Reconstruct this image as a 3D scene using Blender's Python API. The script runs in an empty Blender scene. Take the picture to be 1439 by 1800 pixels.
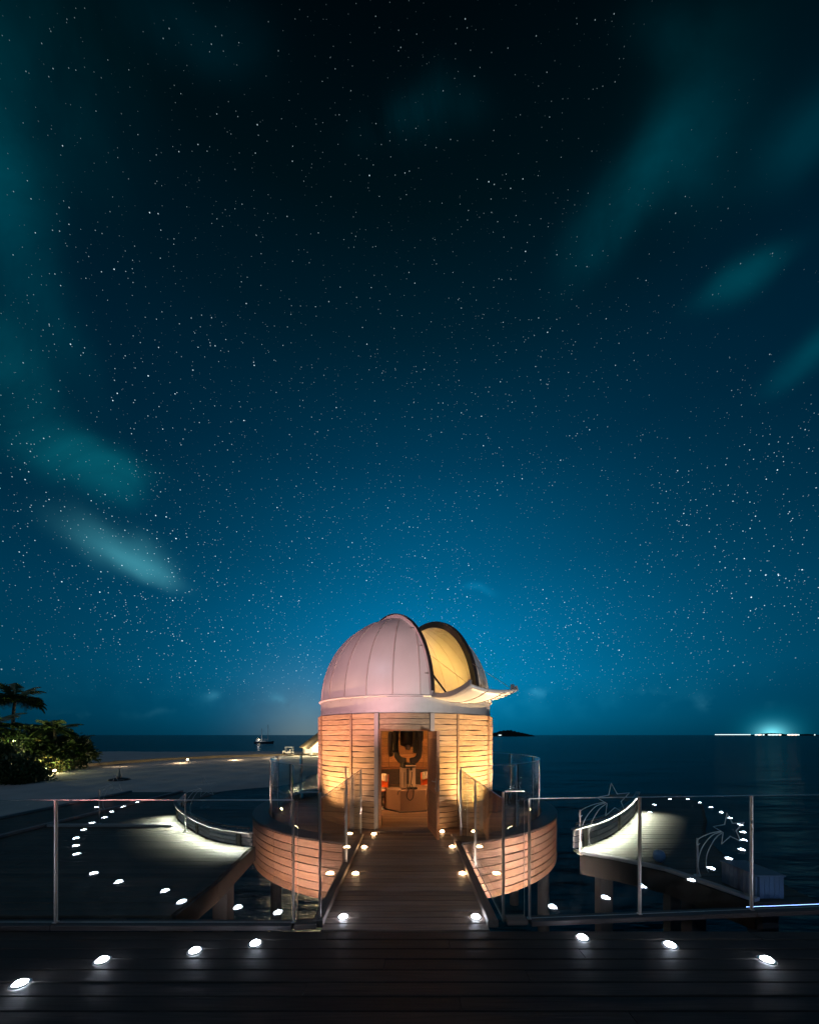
import bpy, bmesh, math, random
from mathutils import Vector, Matrix
random.seed(7)
R = math.radians
S = bpy.context.scene
COL = S.collection

# ------------------------------------------------------------------ camera
FPX, W0, H0, HOR, EYE = 620.0, 1439.0, 1800.0, 1292.0, 1.85
cam_d = bpy.data.cameras.new('camera'); cam = bpy.data.objects.new('camera', cam_d); COL.objects.link(cam)
cam.location = (0, 0, EYE); cam.rotation_euler = (R(90), 0, 0)
cam_d.sensor_fit = 'VERTICAL'; cam_d.sensor_height = 36.0; cam_d.sensor_width = 36.0
cam_d.lens = FPX / H0 * 36.0
cam_d.shift_y = (HOR - H0 / 2) / H0
cam_d.clip_start = 0.05; cam_d.clip_end = 60000
S.camera = cam

# ------------------------------------------------------------------ world (night sky)
world = bpy.data.worlds.new('World'); S.world = world; world.use_nodes = True
NT = world.node_tree; NT.nodes.clear()

def nd(nt, kind, **kw):
    n = nt.nodes.new(kind)
    for k, v in kw.items():
        setattr(n, k, v)
    return n

def mth(nt, op, a, b=None, c=None, clamp=False):
    n = nt.nodes.new('ShaderNodeMath'); n.operation = op; n.use_clamp = clamp
    for i, v in enumerate((a, b, c)):
        if v is None: continue
        if isinstance(v, (int, float)): n.inputs[i].default_value = v
        else: nt.links.new(v, n.inputs[i])
    return n.outputs[0]

def vdot(nt, a, vec):
    n = nt.nodes.new('ShaderNodeVectorMath'); n.operation = 'DOT_PRODUCT'
    nt.links.new(a, n.inputs[0]); n.inputs[1].default_value = vec
    return n.outputs['Value']

def pixdir(px, py):
    return Vector(((px - 719.5) / FPX, 1.0, (HOR - py) / FPX)).normalized()

def srgb(r, g, b):
    f = lambda c: ((c / 255 + 0.055) / 1.055) ** 2.4 if c > 10 else c / 255 / 12.92
    return (f(r), f(g), f(b), 1)

def build_sky():
    nt = NT; L = nt.links.new
    tc = nd(nt, 'ShaderNodeTexCoord'); D = tc.outputs['Generated']
    sep = nd(nt, 'ShaderNodeSeparateXYZ'); L(D, sep.inputs[0])
    dx, dy, dz = sep.outputs
    el = mth(nt, 'MAXIMUM', dz, 0.0)
    # gradient of airglow from the horizon to the zenith
    ramp = nd(nt, 'ShaderNodeValToRGB'); L(el, ramp.inputs[0])
    stops = [(0.0, (0, 92, 128)), (0.05, (0, 110, 152)), (0.15, (0, 127, 177)), (0.28, (0, 115, 164)),
             (0.42, (0, 91, 132)), (0.60, (0, 61, 91)), (0.745, (0, 37, 54)), (0.83, (0, 22, 30)), (0.90, (0, 11, 17)), (1.0, (0, 6, 9))]
    e = ramp.color_ramp.elements
    e[0].position = stops[0][0]; e[0].color = srgb(*stops[0][1])
    e[1].position = stops[-1][0]; e[1].color = srgb(*stops[-1][1])
    for p, c in stops[1:-1]:
        q = e.new(p); q.color = srgb(*c)
    # the glow is strongest over the sea beyond the tower
    glow_dir = Vector((0.06, 0.95, 0.30)).normalized()
    az = mth(nt, 'ARCTAN2', dx, dy)
    azn = mth(nt, 'DIVIDE', mth(nt, 'SUBTRACT', az, 0.07), 0.56)
    fall = mth(nt, 'EXPONENT', mth(nt, 'MULTIPLY', mth(nt, 'MULTIPLY', azn, azn), -1.0))
    fall = mth(nt, 'MULTIPLY_ADD', fall, 0.82, 0.18)
    hi = nd(nt, 'ShaderNodeMapRange'); L(el, hi.inputs[0])
    hi.inputs[1].default_value = 0.55; hi.inputs[2].default_value = 0.95; hi.inputs[3].default_value = 0.0; hi.inputs[4].default_value = 1.0
    fl = nd(nt, 'ShaderNodeMix'); L(hi.outputs[0], fl.inputs[0]); L(fall, fl.inputs[2]); fl.inputs[3].default_value = 0.6
    base = nd(nt, 'ShaderNodeVectorMath', operation='SCALE'); L(ramp.outputs[0], base.inputs[0]); L(fl.outputs[0], base.inputs[3])
    total = base.outputs[0]
    def add(col, fac):
        nonlocal total
        s = nd(nt, 'ShaderNodeVectorMath', operation='SCALE'); s.inputs[0].default_value = col[:3]; L(fac, s.inputs[3])
        a = nd(nt, 'ShaderNodeVectorMath', operation='ADD'); L(total, a.inputs[0]); L(s.outputs[0], a.inputs[1]); total = a.outputs[0]
    # soft noise shared by all clouds
    nz = nd(nt, 'ShaderNodeTexNoise'); L(D, nz.inputs['Vector'])
    nz.inputs['Scale'].default_value = 5.0; nz.inputs['Detail'].default_value = 6.0; nz.inputs['Roughness'].default_value = 0.55; nz.inputs['Distortion'].default_value = 0.8
    nfac = mth(nt, 'MULTIPLY_ADD', nz.outputs[0], 3.0, -0.65)
    nlow = nd(nt, 'ShaderNodeTexNoise'); L(D, nlow.inputs['Vector']); nlow.inputs['Scale'].default_value = 16.0; nlow.inputs['Detail'].default_value = 4.0
    nl = mth(nt, 'MULTIPLY_ADD', nlow.outputs[0], 5.0, -2.2, clamp=True)
    # warp so cloud outlines wander
    wn = nd(nt, 'ShaderNodeTexNoise'); L(D, wn.inputs['Vector']); wn.inputs['Scale'].default_value = 3.2; wn.inputs['Detail'].default_value = 3.0
    wsub = nd(nt, 'ShaderNodeVectorMath', operation='SUBTRACT'); L(wn.outputs['Color'], wsub.inputs[0]); wsub.inputs[1].default_value = (0.5, 0.5, 0.5)
    wsc = nd(nt, 'ShaderNodeVectorMath', operation='SCALE'); L(wsub.outputs[0], wsc.inputs[0]); wsc.inputs[3].default_value = 0.15
    wadd = nd(nt, 'ShaderNodeVectorMath', operation='ADD'); L(D, wadd.inputs[0]); L(wsc.outputs[0], wadd.inputs[1]); DW = wadd.outputs[0]
    def blob(px, py, lx, ly, ang, col, power=2.0, noise=None, src=None):
        """a cloud bank: centre direction, half lengths (as seen from the deck) and tilt"""
        src = src or DW
        c = pixdir(px, py); ca, sa = math.cos(R(ang)), math.sin(R(ang))
        a = pixdir(px + lx * ca, py - lx * sa) - c; b = pixdir(px + ly * sa, py + ly * ca) - c
        la, lb = a.length, b.length; a.normalize(); b = (b - a * b.dot(a)); b.normalize()
        pa = mth(nt, 'SUBTRACT', vdot(nt, src, a), c.dot(a)); pb = mth(nt, 'SUBTRACT', vdot(nt, src, b), c.dot(b))
        pa = mth(nt, 'DIVIDE', pa, la); pb = mth(nt, 'DIVIDE', pb, lb)
        q = mth(nt, 'ADD', mth(nt, 'MULTIPLY', pa, pa), mth(nt, 'MULTIPLY', pb, pb))
        g = mth(nt, 'EXPONENT', mth(nt, 'MULTIPLY', mth(nt, 'POWER', q, power / 2), -1.0))
        g = mth(nt, 'MULTIPLY', g, mth(nt, 'GREATER_THAN', vdot(nt, D, c), 0.0))
        if noise is not None: g = mth(nt, 'MULTIPLY', g, noise)
        add(srgb(*col), g)
    teal = (0, 62, 70)
    blob(30, 430, 85, 170, -8, (0, 48, 56), 2.4, nfac)
    blob(0, 230, 190, 190, 20, (0, 34, 40), 2.2, nfac)
    blob(15, 650, 70, 85, -10, (2, 58, 66), 2.4, nfac)
    blob(150, 800, 110, 42, -14, (4, 64, 70), 3.0, nfac)
    blob(225, 940, 100, 34, -18, (36, 84, 90), 3.0, nfac)
    blob(275, 975, 75, 22, -30, (34, 76, 80), 3.0, nfac)
    blob(1065, 370, 190, 46, 62, (0, 42, 50), 2.4, nfac)
    blob(1200, 215, 150, 90, 45, (0, 36, 44), 2.2, nfac)
    blob(1275, 515, 88, 24, 28, (0, 46, 52), 2.4, nfac)
    blob(1410, 620, 76, 24, 32, (0, 46, 52), 2.4, nfac)
    blob(740, 240, 75, 48, 0, (0, 34, 42), 2.2, nfac)
    blob(340, 60, 110, 80, 0, (0, 24, 32), 2.2, nfac)
    blob(1380, 250, 130, 50, 35, (0, 34, 42), 2.2, nfac)
    blob(1180, 20, 80, 50, 0, (0, 24, 30), 2.2, nfac)
    blob(840, 1035, 18, 7, -5, (6, 62, 80), 2.2, nfac)
    # low clouds along the horizon
    band = mth(nt, 'EXPONENT', mth(nt, 'MULTIPLY', mth(nt, 'POWER', mth(nt, 'DIVIDE', mth(nt, 'SUBTRACT', dz, 0.088), 0.045), 2.0), -1.0))
    add(srgb(26, 88, 104), mth(nt, 'MULTIPLY', mth(nt, 'MULTIPLY', band, nl), mth(nt, 'MULTIPLY', fall, 0.25)))
    for px, py, lx, ly, k_ in ((372, 1236, 16, 9, 1.0), (510, 1236, 18, 8, 1.0), (955, 1231, 22, 8, 1.2), (1150, 1228, 22, 8, 0.8), (1228, 1222, 18, 7, 1.0), (1305, 1224, 30, 9, 1.0), (160, 1244, 40, 5, 0.7), (290, 1252, 50, 6, 0.6), (70, 1222, 22, 12, 0.6)):
        blob(px, py, lx, ly, 0, (34 * k_, 74 * k_, 84 * k_), 2.0, nl)
    # town glow over the far island and over the beach hut
    blob(1356, 1290, 42, 26, 0, (6, 120, 142), 1.6, None, D)
    blob(1356, 1290, 20, 12, 0, (130, 225, 230), 1.6, None, D)
    blob(545, 1290, 75, 75, 0, (98, 92, 66), 1.8, None, D)
    # stars
    def stars(scale, thr, strength, cut, off):
        m = nd(nt, 'ShaderNodeVectorMath', operation='ADD'); L(D, m.inputs[0]); m.inputs[1].default_value = off
        v = nd(nt, 'ShaderNodeTexVoronoi'); L(m.outputs[0], v.inputs['Vector']); v.inputs['Scale'].default_value = scale
        sc = nd(nt, 'ShaderNodeSeparateColor'); L(v.outputs['Color'], sc.inputs[0])
        thr_ = mth(nt, 'MULTIPLY', mth(nt, 'SUBTRACT', 1.0, mth(nt, 'MULTIPLY', el, 0.62)), thr * 1.12)
        near = mth(nt, 'SUBTRACT', 1.0, mth(nt, 'DIVIDE', v.outputs['Distance'], thr_), clamp=True)
        near = mth(nt, 'POWER', near, 0.7)
        mag = mth(nt, 'POWER', mth(nt, 'DIVIDE', mth(nt, 'SUBTRACT', sc.outputs[0], cut, clamp=True), 1 - cut), 4.5)
        br = mth(nt, 'MULTIPLY', mth(nt, 'MULTIPLY', near, mag), strength)
        up = nd(nt, 'ShaderNodeMapRange'); L(dz, up.inputs[0]); up.inputs[1].default_value = 0.08; up.inputs[2].default_value = 0.24
        br = mth(nt, 'MULTIPLY', br, up.outputs[0])
        hi_ = nd(nt, 'ShaderNodeMapRange'); L(dz, hi_.inputs[0]); hi_.inputs[1].default_value = 0.5; hi_.inputs[2].default_value = 0.88; hi_.inputs[3].default_value = 1.0; hi_.inputs[4].default_value = 0.5
        br = mth(nt, 'MULTIPLY', br, hi_.outputs[0])
        clump = mth(nt, 'MULTIPLY_ADD', wn.outputs[0], 5.0, -1.75, clamp=True)
        add((0.72, 0.92, 1.0), mth(nt, 'MULTIPLY', br, clump))
    stars(100, 0.12, 4.2, 0.2, (3.1, 1.7, 0.4))
    stars(150, 0.15, 2.6, 0.15, (0.3, 5.7, 2.4))
    stars(215, 0.17, 2.0, 0.1, (4.4, 8.1, 6.2))
    stars(44, 0.06, 3.5, 0.5, (7.3, 2.2, 9.4))
    bg = nd(nt, 'ShaderNodeBackground'); L(total, bg.inputs[0]); bg.inputs[1].default_value = 1.0
    out = nd(nt, 'ShaderNodeOutputWorld'); L(bg.outputs[0], out.inputs[0])
build_sky()

# ------------------------------------------------------------------ added moonlight fill, brightens the sand
sun_d = bpy.data.lights.new('moon_fill', 'SUN'); sun_d.energy = 0.2; sun_d.angle = R(0.5); sun_d.color = (0.62, 0.78, 1.0)
sun = bpy.data.objects.new('moon_fill', sun_d); COL.objects.link(sun); sun.rotation_euler = (R(52), 0, R(-35))

# ------------------------------------------------------------------ colour management
S.view_settings.view_transform = 'Standard'; S.view_settings.look = 'None'
S.view_settings.exposure = 0.0; S.view_settings.gamma = 1.0; S.view_settings.use_curve_mapping = False
S.render.engine = 'CYCLES'
try:
    S.cycles.max_bounces = 10; S.cycles.transparent_max_bounces = 32; S.cycles.sample_clamp_indirect = 4.0
except Exception: pass

# ------------------------------------------------------------------ materials
MATS = {}
def newmat(name):
    m = bpy.data.materials.new(name); m.use_nodes = True; m.node_tree.nodes.clear(); MATS[name] = m
    return m, m.node_tree

def surf(name, col, rough=0.6, metal=0.0, var=0.12, scale=8.0, bump=0.0, stretch=(1, 1, 1), spec=0.5, bscale=None):
    """plain painted / metal / mineral surface with uneven tone and fine relief"""
    m, nt = newmat(name); L = nt.links.new
    tc = nd(nt, 'ShaderNodeTexCoord'); mp = nd(nt, 'ShaderNodeMapping'); L(tc.outputs['Object'], mp.inputs[0]); mp.inputs['Scale'].default_value = stretch
    oi = nd(nt, 'ShaderNodeObjectInfo')
    ad = nd(nt, 'ShaderNodeVectorMath', operation='ADD'); L(mp.outputs[0], ad.inputs[0])
    sc = nd(nt, 'ShaderNodeVectorMath', operation='SCALE'); sc.inputs[0].default_value = (37, 51, 23); L(oi.outputs['Random'], sc.inputs[3]); L(sc.outputs[0], ad.inputs[1])
    n1 = nd(nt, 'ShaderNodeTexNoise'); L(ad.outputs[0], n1.inputs['Vector']); n1.inputs['Scale'].default_value = scale; n1.inputs['Detail'].default_value = 5
    f = mth(nt, 'MULTIPLY_ADD', n1.outputs[0], 2 * var, 1 - var)
    v = nd(nt, 'ShaderNodeVectorMath', operation='SCALE'); v.inputs[0].default_value = col; L(f, v.inputs[3])
    p = nd(nt, 'ShaderNodeBsdfPrincipled'); L(v.outputs[0], p.inputs['Base Color'])
    p.inputs['Metallic'].default_value = metal
    r = mth(nt, 'MULTIPLY_ADD', n1.outputs[0], 0.24, rough - 0.12, clamp=True); L(r, p.inputs['Roughness'])
    p.inputs['Specular IOR Level'].default_value = spec
    if bump > 0:
        n2 = nd(nt, 'ShaderNodeTexNoise'); L(ad.outputs[0], n2.inputs['Vector']); n2.inputs['Scale'].default_value = bscale or scale * 4; n2.inputs['Detail'].default_value = 4
        b = nd(nt, 'ShaderNodeBump'); L(n2.outputs[0], b.inputs['Height']); b.inputs['Strength'].default_value = bump; b.inputs['Distance'].default_value = 0.01
        L(b.outputs[0], p.inputs['Normal'])
    o = nd(nt, 'ShaderNodeOutputMaterial'); L(p.outputs[0], o.inputs[0])
    return m

def wood(name, c_dark, c_light, rough=0.62, weather=0.3, grey=(0.24, 0.21, 0.19), spread=0.5):
    """weathered boards; grain runs along the board's own X axis"""
    m, nt = newmat(name); L = nt.links.new
    tc = nd(nt, 'ShaderNodeTexCoord'); oi = nd(nt, 'ShaderNodeObjectInfo')
    sc = nd(nt, 'ShaderNodeVectorMath', operation='SCALE'); sc.inputs[0].default_value = (13, 57, 31); L(oi.outputs['Random'], sc.inputs[3])
    ad = nd(nt, 'ShaderNodeVectorMath', operation='ADD'); L(tc.outputs['Object'], ad.inputs[0]); L(sc.outputs[0], ad.inputs[1])
    mp = nd(nt, 'ShaderNodeMapping'); L(ad.outputs[0], mp.inputs[0]); mp.inputs['Scale'].default_value = (1.2, 26, 26)
    n1 = nd(nt, 'ShaderNodeTexNoise'); L(mp.outputs[0], n1.inputs['Vector']); n1.inputs['Scale'].default_value = 2.0; n1.inputs['Detail'].default_value = 6; n1.inputs['Distortion'].default_value = 0.6
    mp2 = nd(nt, 'ShaderNodeMapping'); L(ad.outputs[0], mp2.inputs[0]); mp2.inputs['Scale'].default_value = (1.0, 2.5, 2.5)
    n2 = nd(nt, 'ShaderNodeTexNoise'); L(mp2.outputs[0], n2.inputs['Vector']); n2.inputs['Scale'].default_value = 1.7; n2.inputs['Detail'].default_value = 4
    r1 = nd(nt, 'ShaderNodeValToRGB'); L(n1.outputs[0], r1.inputs[0])
    r1.color_ramp.elements[0].position = 0.3; r1.color_ramp.elements[0].color = (*c_dark, 1)
    r1.color_ramp.elements[1].position = 0.7; r1.color_ramp.elements[1].color = (*c_light, 1)
    wf = mth(nt, 'MULTIPLY', mth(nt, 'MULTIPLY_ADD', n2.outputs[0], 3.0, -1.1, clamp=True), weather)
    mx = nd(nt, 'ShaderNodeMix', data_type='RGBA'); L(wf, mx.inputs[0]); L(r1.outputs[0], mx.inputs[6]); mx.inputs[7].default_value = (*grey, 1)
    tone = mth(nt, 'MULTIPLY_ADD', oi.outputs['Random'], spread, 0.97 - spread / 2)
    v = nd(nt, 'ShaderNodeVectorMath', operation='SCALE'); L(mx.outputs[2], v.inputs[0]); L(tone, v.inputs[3])
    p = nd(nt, 'ShaderNodeBsdfPrincipled'); L(v.outputs[0], p.inputs['Base Color'])
    L(mth(nt, 'MULTIPLY_ADD', n1.outputs[0], 0.25, rough - 0.12), p.inputs['Roughness']); p.inputs['Specular IOR Level'].default_value = 0.35
    b = nd(nt, 'ShaderNodeBump'); L(n1.outputs[0], b.inputs['Height']); b.inputs['Strength'].default_value = 0.35; b.inputs['Distance'].default_value = 0.006
    L(b.outputs[0], p.inputs['Normal'])
    o = nd(nt, 'ShaderNodeOutputMaterial'); L(p.outputs[0], o.inputs[0])
    return m

def emit(name, col, strength):
    m, nt = newmat(name)
    e = nd(nt, 'ShaderNodeEmission'); e.inputs[0].default_value = (*col, 1); e.inputs[1].default_value = strength
    o = nd(nt, 'ShaderNodeOutputMaterial'); nt.links.new(e.outputs[0], o.inputs[0])
    return m

def glassmat(name, tint, ior=1.5, rough=0.0):
    m, nt = newmat(name); L = nt.links.new
    lw = nd(nt, 'ShaderNodeLayerWeight'); lw.inputs[0].default_value = 0.5      # facing = 1 - |cos|, the same from both sides
    frv = mth(nt, 'MULTIPLY_ADD', mth(nt, 'POWER', lw.outputs['Facing'], 5.0), 0.956, 0.044)
    t = nd(nt, 'ShaderNodeBsdfTransparent'); t.inputs[0].default_value = (*tint, 1)
    g = nd(nt, 'ShaderNodeBsdfGlossy'); g.inputs['Roughness'].default_value = rough; g.inputs['Color'].default_value = (1, 1, 1, 1)
    mx = nd(nt, 'ShaderNodeMixShader'); L(frv, mx.inputs[0]); L(t.outputs[0], mx.inputs[1]); L(g.outputs[0], mx.inputs[2])
    # thin salt film dried on the panes
    tc = nd(nt, 'ShaderNodeTexCoord'); n1 = nd(nt, 'ShaderNodeTexNoise'); L(tc.outputs['Object'], n1.inputs['Vector']); n1.inputs['Scale'].default_value = 7; n1.inputs['Detail'].default_value = 6
    df = nd(nt, 'ShaderNodeBsdfDiffuse'); df.inputs[0].default_value = (0.6, 0.64, 0.64, 1)
    m2 = nd(nt, 'ShaderNodeMixShader'); L(mth(nt, 'MULTIPLY', mth(nt, 'SUBTRACT', n1.outputs[0], 0.42, clamp=True), 0.03), m2.inputs[0]); L(mx.outputs[0], m2.inputs[1]); L(df.outputs[0], m2.inputs[2])
    o = nd(nt, 'ShaderNodeOutputMaterial'); L(m2.outputs[0], o.inputs[0])
    return m

def watermat():
    m, nt = newmat('sea_water'); L = nt.links.new
    tc = nd(nt, 'ShaderNodeTexCoord')
    mp = nd(nt, 'ShaderNodeMapping'); L(tc.outputs['Object'], mp.inputs[0]); mp.inputs['Scale'].default_value = (0.35, 1.0, 1.0)
    n1 = nd(nt, 'ShaderNodeTexNoise'); L(mp.outputs[0], n1.inputs['Vector']); n1.inputs['Scale'].default_value = 1.1; n1.inputs['Detail'].default_value = 5; n1.inputs['Roughness'].default_value = 0.6
    n2 = nd(nt, 'ShaderNodeTexNoise'); L(mp.outputs[0], n2.inputs['Vector']); n2.inputs['Scale'].default_value = 0.22; n2.inputs['Detail'].default_value = 4
    h = mth(nt, 'ADD', mth(nt, 'MULTIPLY', n1.outputs[0], 0.35), mth(nt, 'MULTIPLY', n2.outputs[0], 1.6))
    b = nd(nt, 'ShaderNodeBump'); L(h, b.inputs['Height']); b.inputs['Strength'].default_value = 1.0; b.inputs['Distance'].default_value = 1.4
    r = nd(nt, 'ShaderNodeValToRGB'); L(n2.outputs[0], r.inputs[0])
    r.color_ramp.elements[0].position = 0.35; r.color_ramp.elements[0].color = (0.001, 0.010, 0.020, 1)
    r.color_ramp.elements[1].position = 0.7; r.color_ramp.elements[1].color = (0.008, 0.062, 0.095, 1)
    df = nd(nt, 'ShaderNodeBsdfDiffuse'); L(r.outputs[0], df.inputs[0])
    gl_ = nd(nt, 'ShaderNodeBsdfGlossy'); gl_.inputs['Roughness'].default_value = 0.15; L(b.outputs[0], gl_.inputs['Normal'])
    lw = nd(nt, 'ShaderNodeLayerWeight'); lw.inputs[0].default_value = 0.5
    p = nd(nt, 'ShaderNodeMixShader'); L(mth(nt, 'MULTIPLY_ADD', mth(nt, 'POWER', lw.outputs['Facing'], 4.0), 0.34, 0.02), p.inputs[0]); L(df.outputs[0], p.inputs[1]); L(gl_.outputs[0], p.inputs[2])
    o = nd(nt, 'ShaderNodeOutputMaterial'); L(p.outputs[0], o.inputs[0])
    return m

M_CLAD = wood('cedar_cladding', (0.33, 0.185, 0.10), (0.60, 0.40, 0.24), weather=0.3, grey=(0.36, 0.28, 0.21), spread=0.26)
M_SKIRT = wood('skirt_boards', (0.21, 0.105, 0.06), (0.40, 0.22, 0.135), weather=0.3, grey=(0.33, 0.25, 0.22))
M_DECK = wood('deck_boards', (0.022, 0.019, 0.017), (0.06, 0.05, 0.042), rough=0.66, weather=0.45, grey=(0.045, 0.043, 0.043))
M_BRIDGE = wood('bridge_boards', (0.20, 0.14, 0.11), (0.38, 0.28, 0.22), rough=0.55, weather=0.45, grey=(0.24, 0.22, 0.21))
M_FLOOR = wood('terrace_boards', (0.12, 0.07, 0.045), (0.26, 0.16, 0.10), rough=0.5, weather=0.3)
M_WALK = wood('walkway_boards', (0.035, 0.032, 0.026), (0.068, 0.064, 0.053), weather=0.4, grey=(0.058, 0.055, 0.05))
M_WALKWALL = wood('walkway_wall_boards', (0.24, 0.24, 0.25), (0.38, 0.38, 0.40), weather=0.4, grey=(0.3, 0.3, 0.32))
M_DOOR = wood('door_wood', (0.34, 0.15, 0.07), (0.52, 0.25, 0.12), weather=0.1)
M_INNER = wood('inner_panelling', (0.30, 0.14, 0.06), (0.48, 0.25, 0.11), weather=0.1)
M_DARKWOOD = wood('dark_cap', (0.035, 0.028, 0.028), (0.075, 0.06, 0.06), rough=0.5, weather=0.2, grey=(0.07, 0.065, 0.07))
M_KERB = wood('kerb_timber', (0.11, 0.08, 0.065), (0.22, 0.16, 0.13), weather=0.4, grey=(0.2, 0.19, 0.19))
M_POSTG = surf('grey_painted_post', (0.30, 0.27, 0.27), 0.5, 0.1, 0.15, 6, 0.05)
M_BATTEN = wood('batten', (0.20, 0.10, 0.05), (0.40, 0.24, 0.13), weather=0.5, grey=(0.3, 0.25, 0.22))
M_DOME = surf('dome_paint', (0.58, 0.56, 0.55), 0.42, 0.2, 0.16, 2.2, 0.5, (1, 1, 0.45), 0.5, 1.6)
M_SEAM = surf('dome_seam', (0.46, 0.40, 0.38), 0.45, 0.3, 0.15, 6)
M_BAND = surf('band_metal', (0.50, 0.48, 0.48), 0.58, 0.3, 0.16, 3.0, 0.06, (1, 1, 3))
M_RIM = surf('rim_dark', (0.028, 0.024, 0.024), 0.5, 0.2, 0.2, 8)
M_STEEL = surf('brushed_steel', (0.62, 0.58, 0.55), 0.32, 0.9, 0.1, 12, 0.0, (1, 1, 0.2))
M_BLACK = surf('black_enamel', (0.012, 0.011, 0.011), 0.45, 0.0, 0.2, 10, 0.03)
M_CHAR = surf('charcoal_casting', (0.055, 0.045, 0.04), 0.6, 0.1, 0.25, 22, 0.25)
M_PLINTH = surf('plinth_paint', (0.26, 0.17, 0.12), 0.7, 0.0, 0.1, 5, 0.08)
M_PALEBOX = surf('pale_panel', (0.55, 0.42, 0.33), 0.55, 0.1, 0.08, 5)
M_ORANGE = surf('orange_shell', (0.62, 0.11, 0.015), 0.35, 0.0, 0.05, 4)
M_CUSHION = surf('cream_cushion', (0.72, 0.66, 0.56), 0.85, 0.0, 0.08, 12, 0.15)
M_LINER = surf('dark_liner', (0.02, 0.016, 0.013), 0.8, 0.0, 0.2, 8)
M_SAND = surf('sand', (0.56, 0.51, 0.49), 0.92, 0.0, 0.3, 0.5, 1.0, (1, 1, 1), 0.2, 1.6)
M_LEAF = surf('leaf', (0.045, 0.085, 0.020), 0.6, 0.0, 0.45, 1.2)
M_LEAFY = surf('leaf_yellow', (0.16, 0.13, 0.03), 0.6, 0.0, 0.5, 1.4)
M_FROND = surf('frond', (0.065, 0.11, 0.03), 0.55, 0.0, 0.4, 0.8)
M_TRUNK = surf('trunk', (0.16, 0.13, 0.10), 0.9, 0.0, 0.3, 5, 0.5, (1, 1, 4))
M_WHITE = surf('white_paint', (0.72, 0.71, 0.68), 0.55, 0.0, 0.08, 3)
M_HULL = surf('dark_hull', (0.04, 0.05, 0.07), 0.4, 0.0, 0.1, 2)
M_THATCH = surf('thatch', (0.20, 0.155, 0.09), 0.95, 0.0, 0.4, 6, 0.8, (8, 8, 1))
M_STONE = surf('sea_wall_stone', (0.38, 0.31, 0.20), 0.9, 0.0, 0.35, 1.2, 0.7)
M_ISLE = surf('island_dark', (0.012, 0.016, 0.016), 0.95, 0.0, 0.3, 0.05)
M_BLUEPOT = surf('blue_glaze', (0.10, 0.22, 0.42), 0.3, 0.0, 0.2, 9)
M_BLUEBOX = surf('blue_grey_slats', (0.10, 0.16, 0.24), 0.55, 0.0, 0.25, 4, 0.1, (1, 1, 0.3))
M_WIRE = surf('silver_wire', (0.85, 0.83, 0.80), 0.4, 0.15, 0.08, 20)
M_PILE = surf('pile_concrete', (0.05, 0.055, 0.065), 0.85, 0.0, 0.25, 3, 0.3)
M_GLASS = glassmat('rail_glass', (0.93, 0.965, 0.955))
M_EDGE = surf('glass_edge', (0.62, 0.60, 0.55), 0.25, 0.0, 0.1, 10)
M_PANE = glassmat('window_glass', (0.9, 0.92, 0.9))
M_LED = emit('led_cold', (0.74, 0.83, 1.0), 90)
M_LEDW = emit('led_warm', (1.0, 0.62, 0.32), 75)
M_LEDBLUE = emit('led_blue', (0.25, 0.42, 1.0), 6)
M_LAMPW = emit('lamp_warm', (1.0, 0.74, 0.40), 20)
M_LAMPG = emit('lamp_garden', (0.95, 1.0, 0.45), 14)
M_WINDOW = emit('lit_panel', (1.0, 0.82, 0.5), 2.2)
M_FAR = emit('far_light', (0.75, 0.95, 0.95), 1.6)
M_FARW = emit('far_light_warm', (1.0, 0.8, 0.65), 2.2)
M_WATER = watermat()

# ------------------------------------------------------------------ mesh helpers
def me_from(name, verts, faces, smooth=False, mats=(), fm=None):
    me = bpy.data.meshes.new(name); me.from_pydata([tuple(v) for v in verts], [], faces)
    for m in mats: me.materials.append(m)
    if fm:
        for p, i in zip(me.polygons, fm): p.material_index = i
    if smooth:
        for p in me.polygons: p.use_smooth = True
    me.update()
    return me

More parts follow.
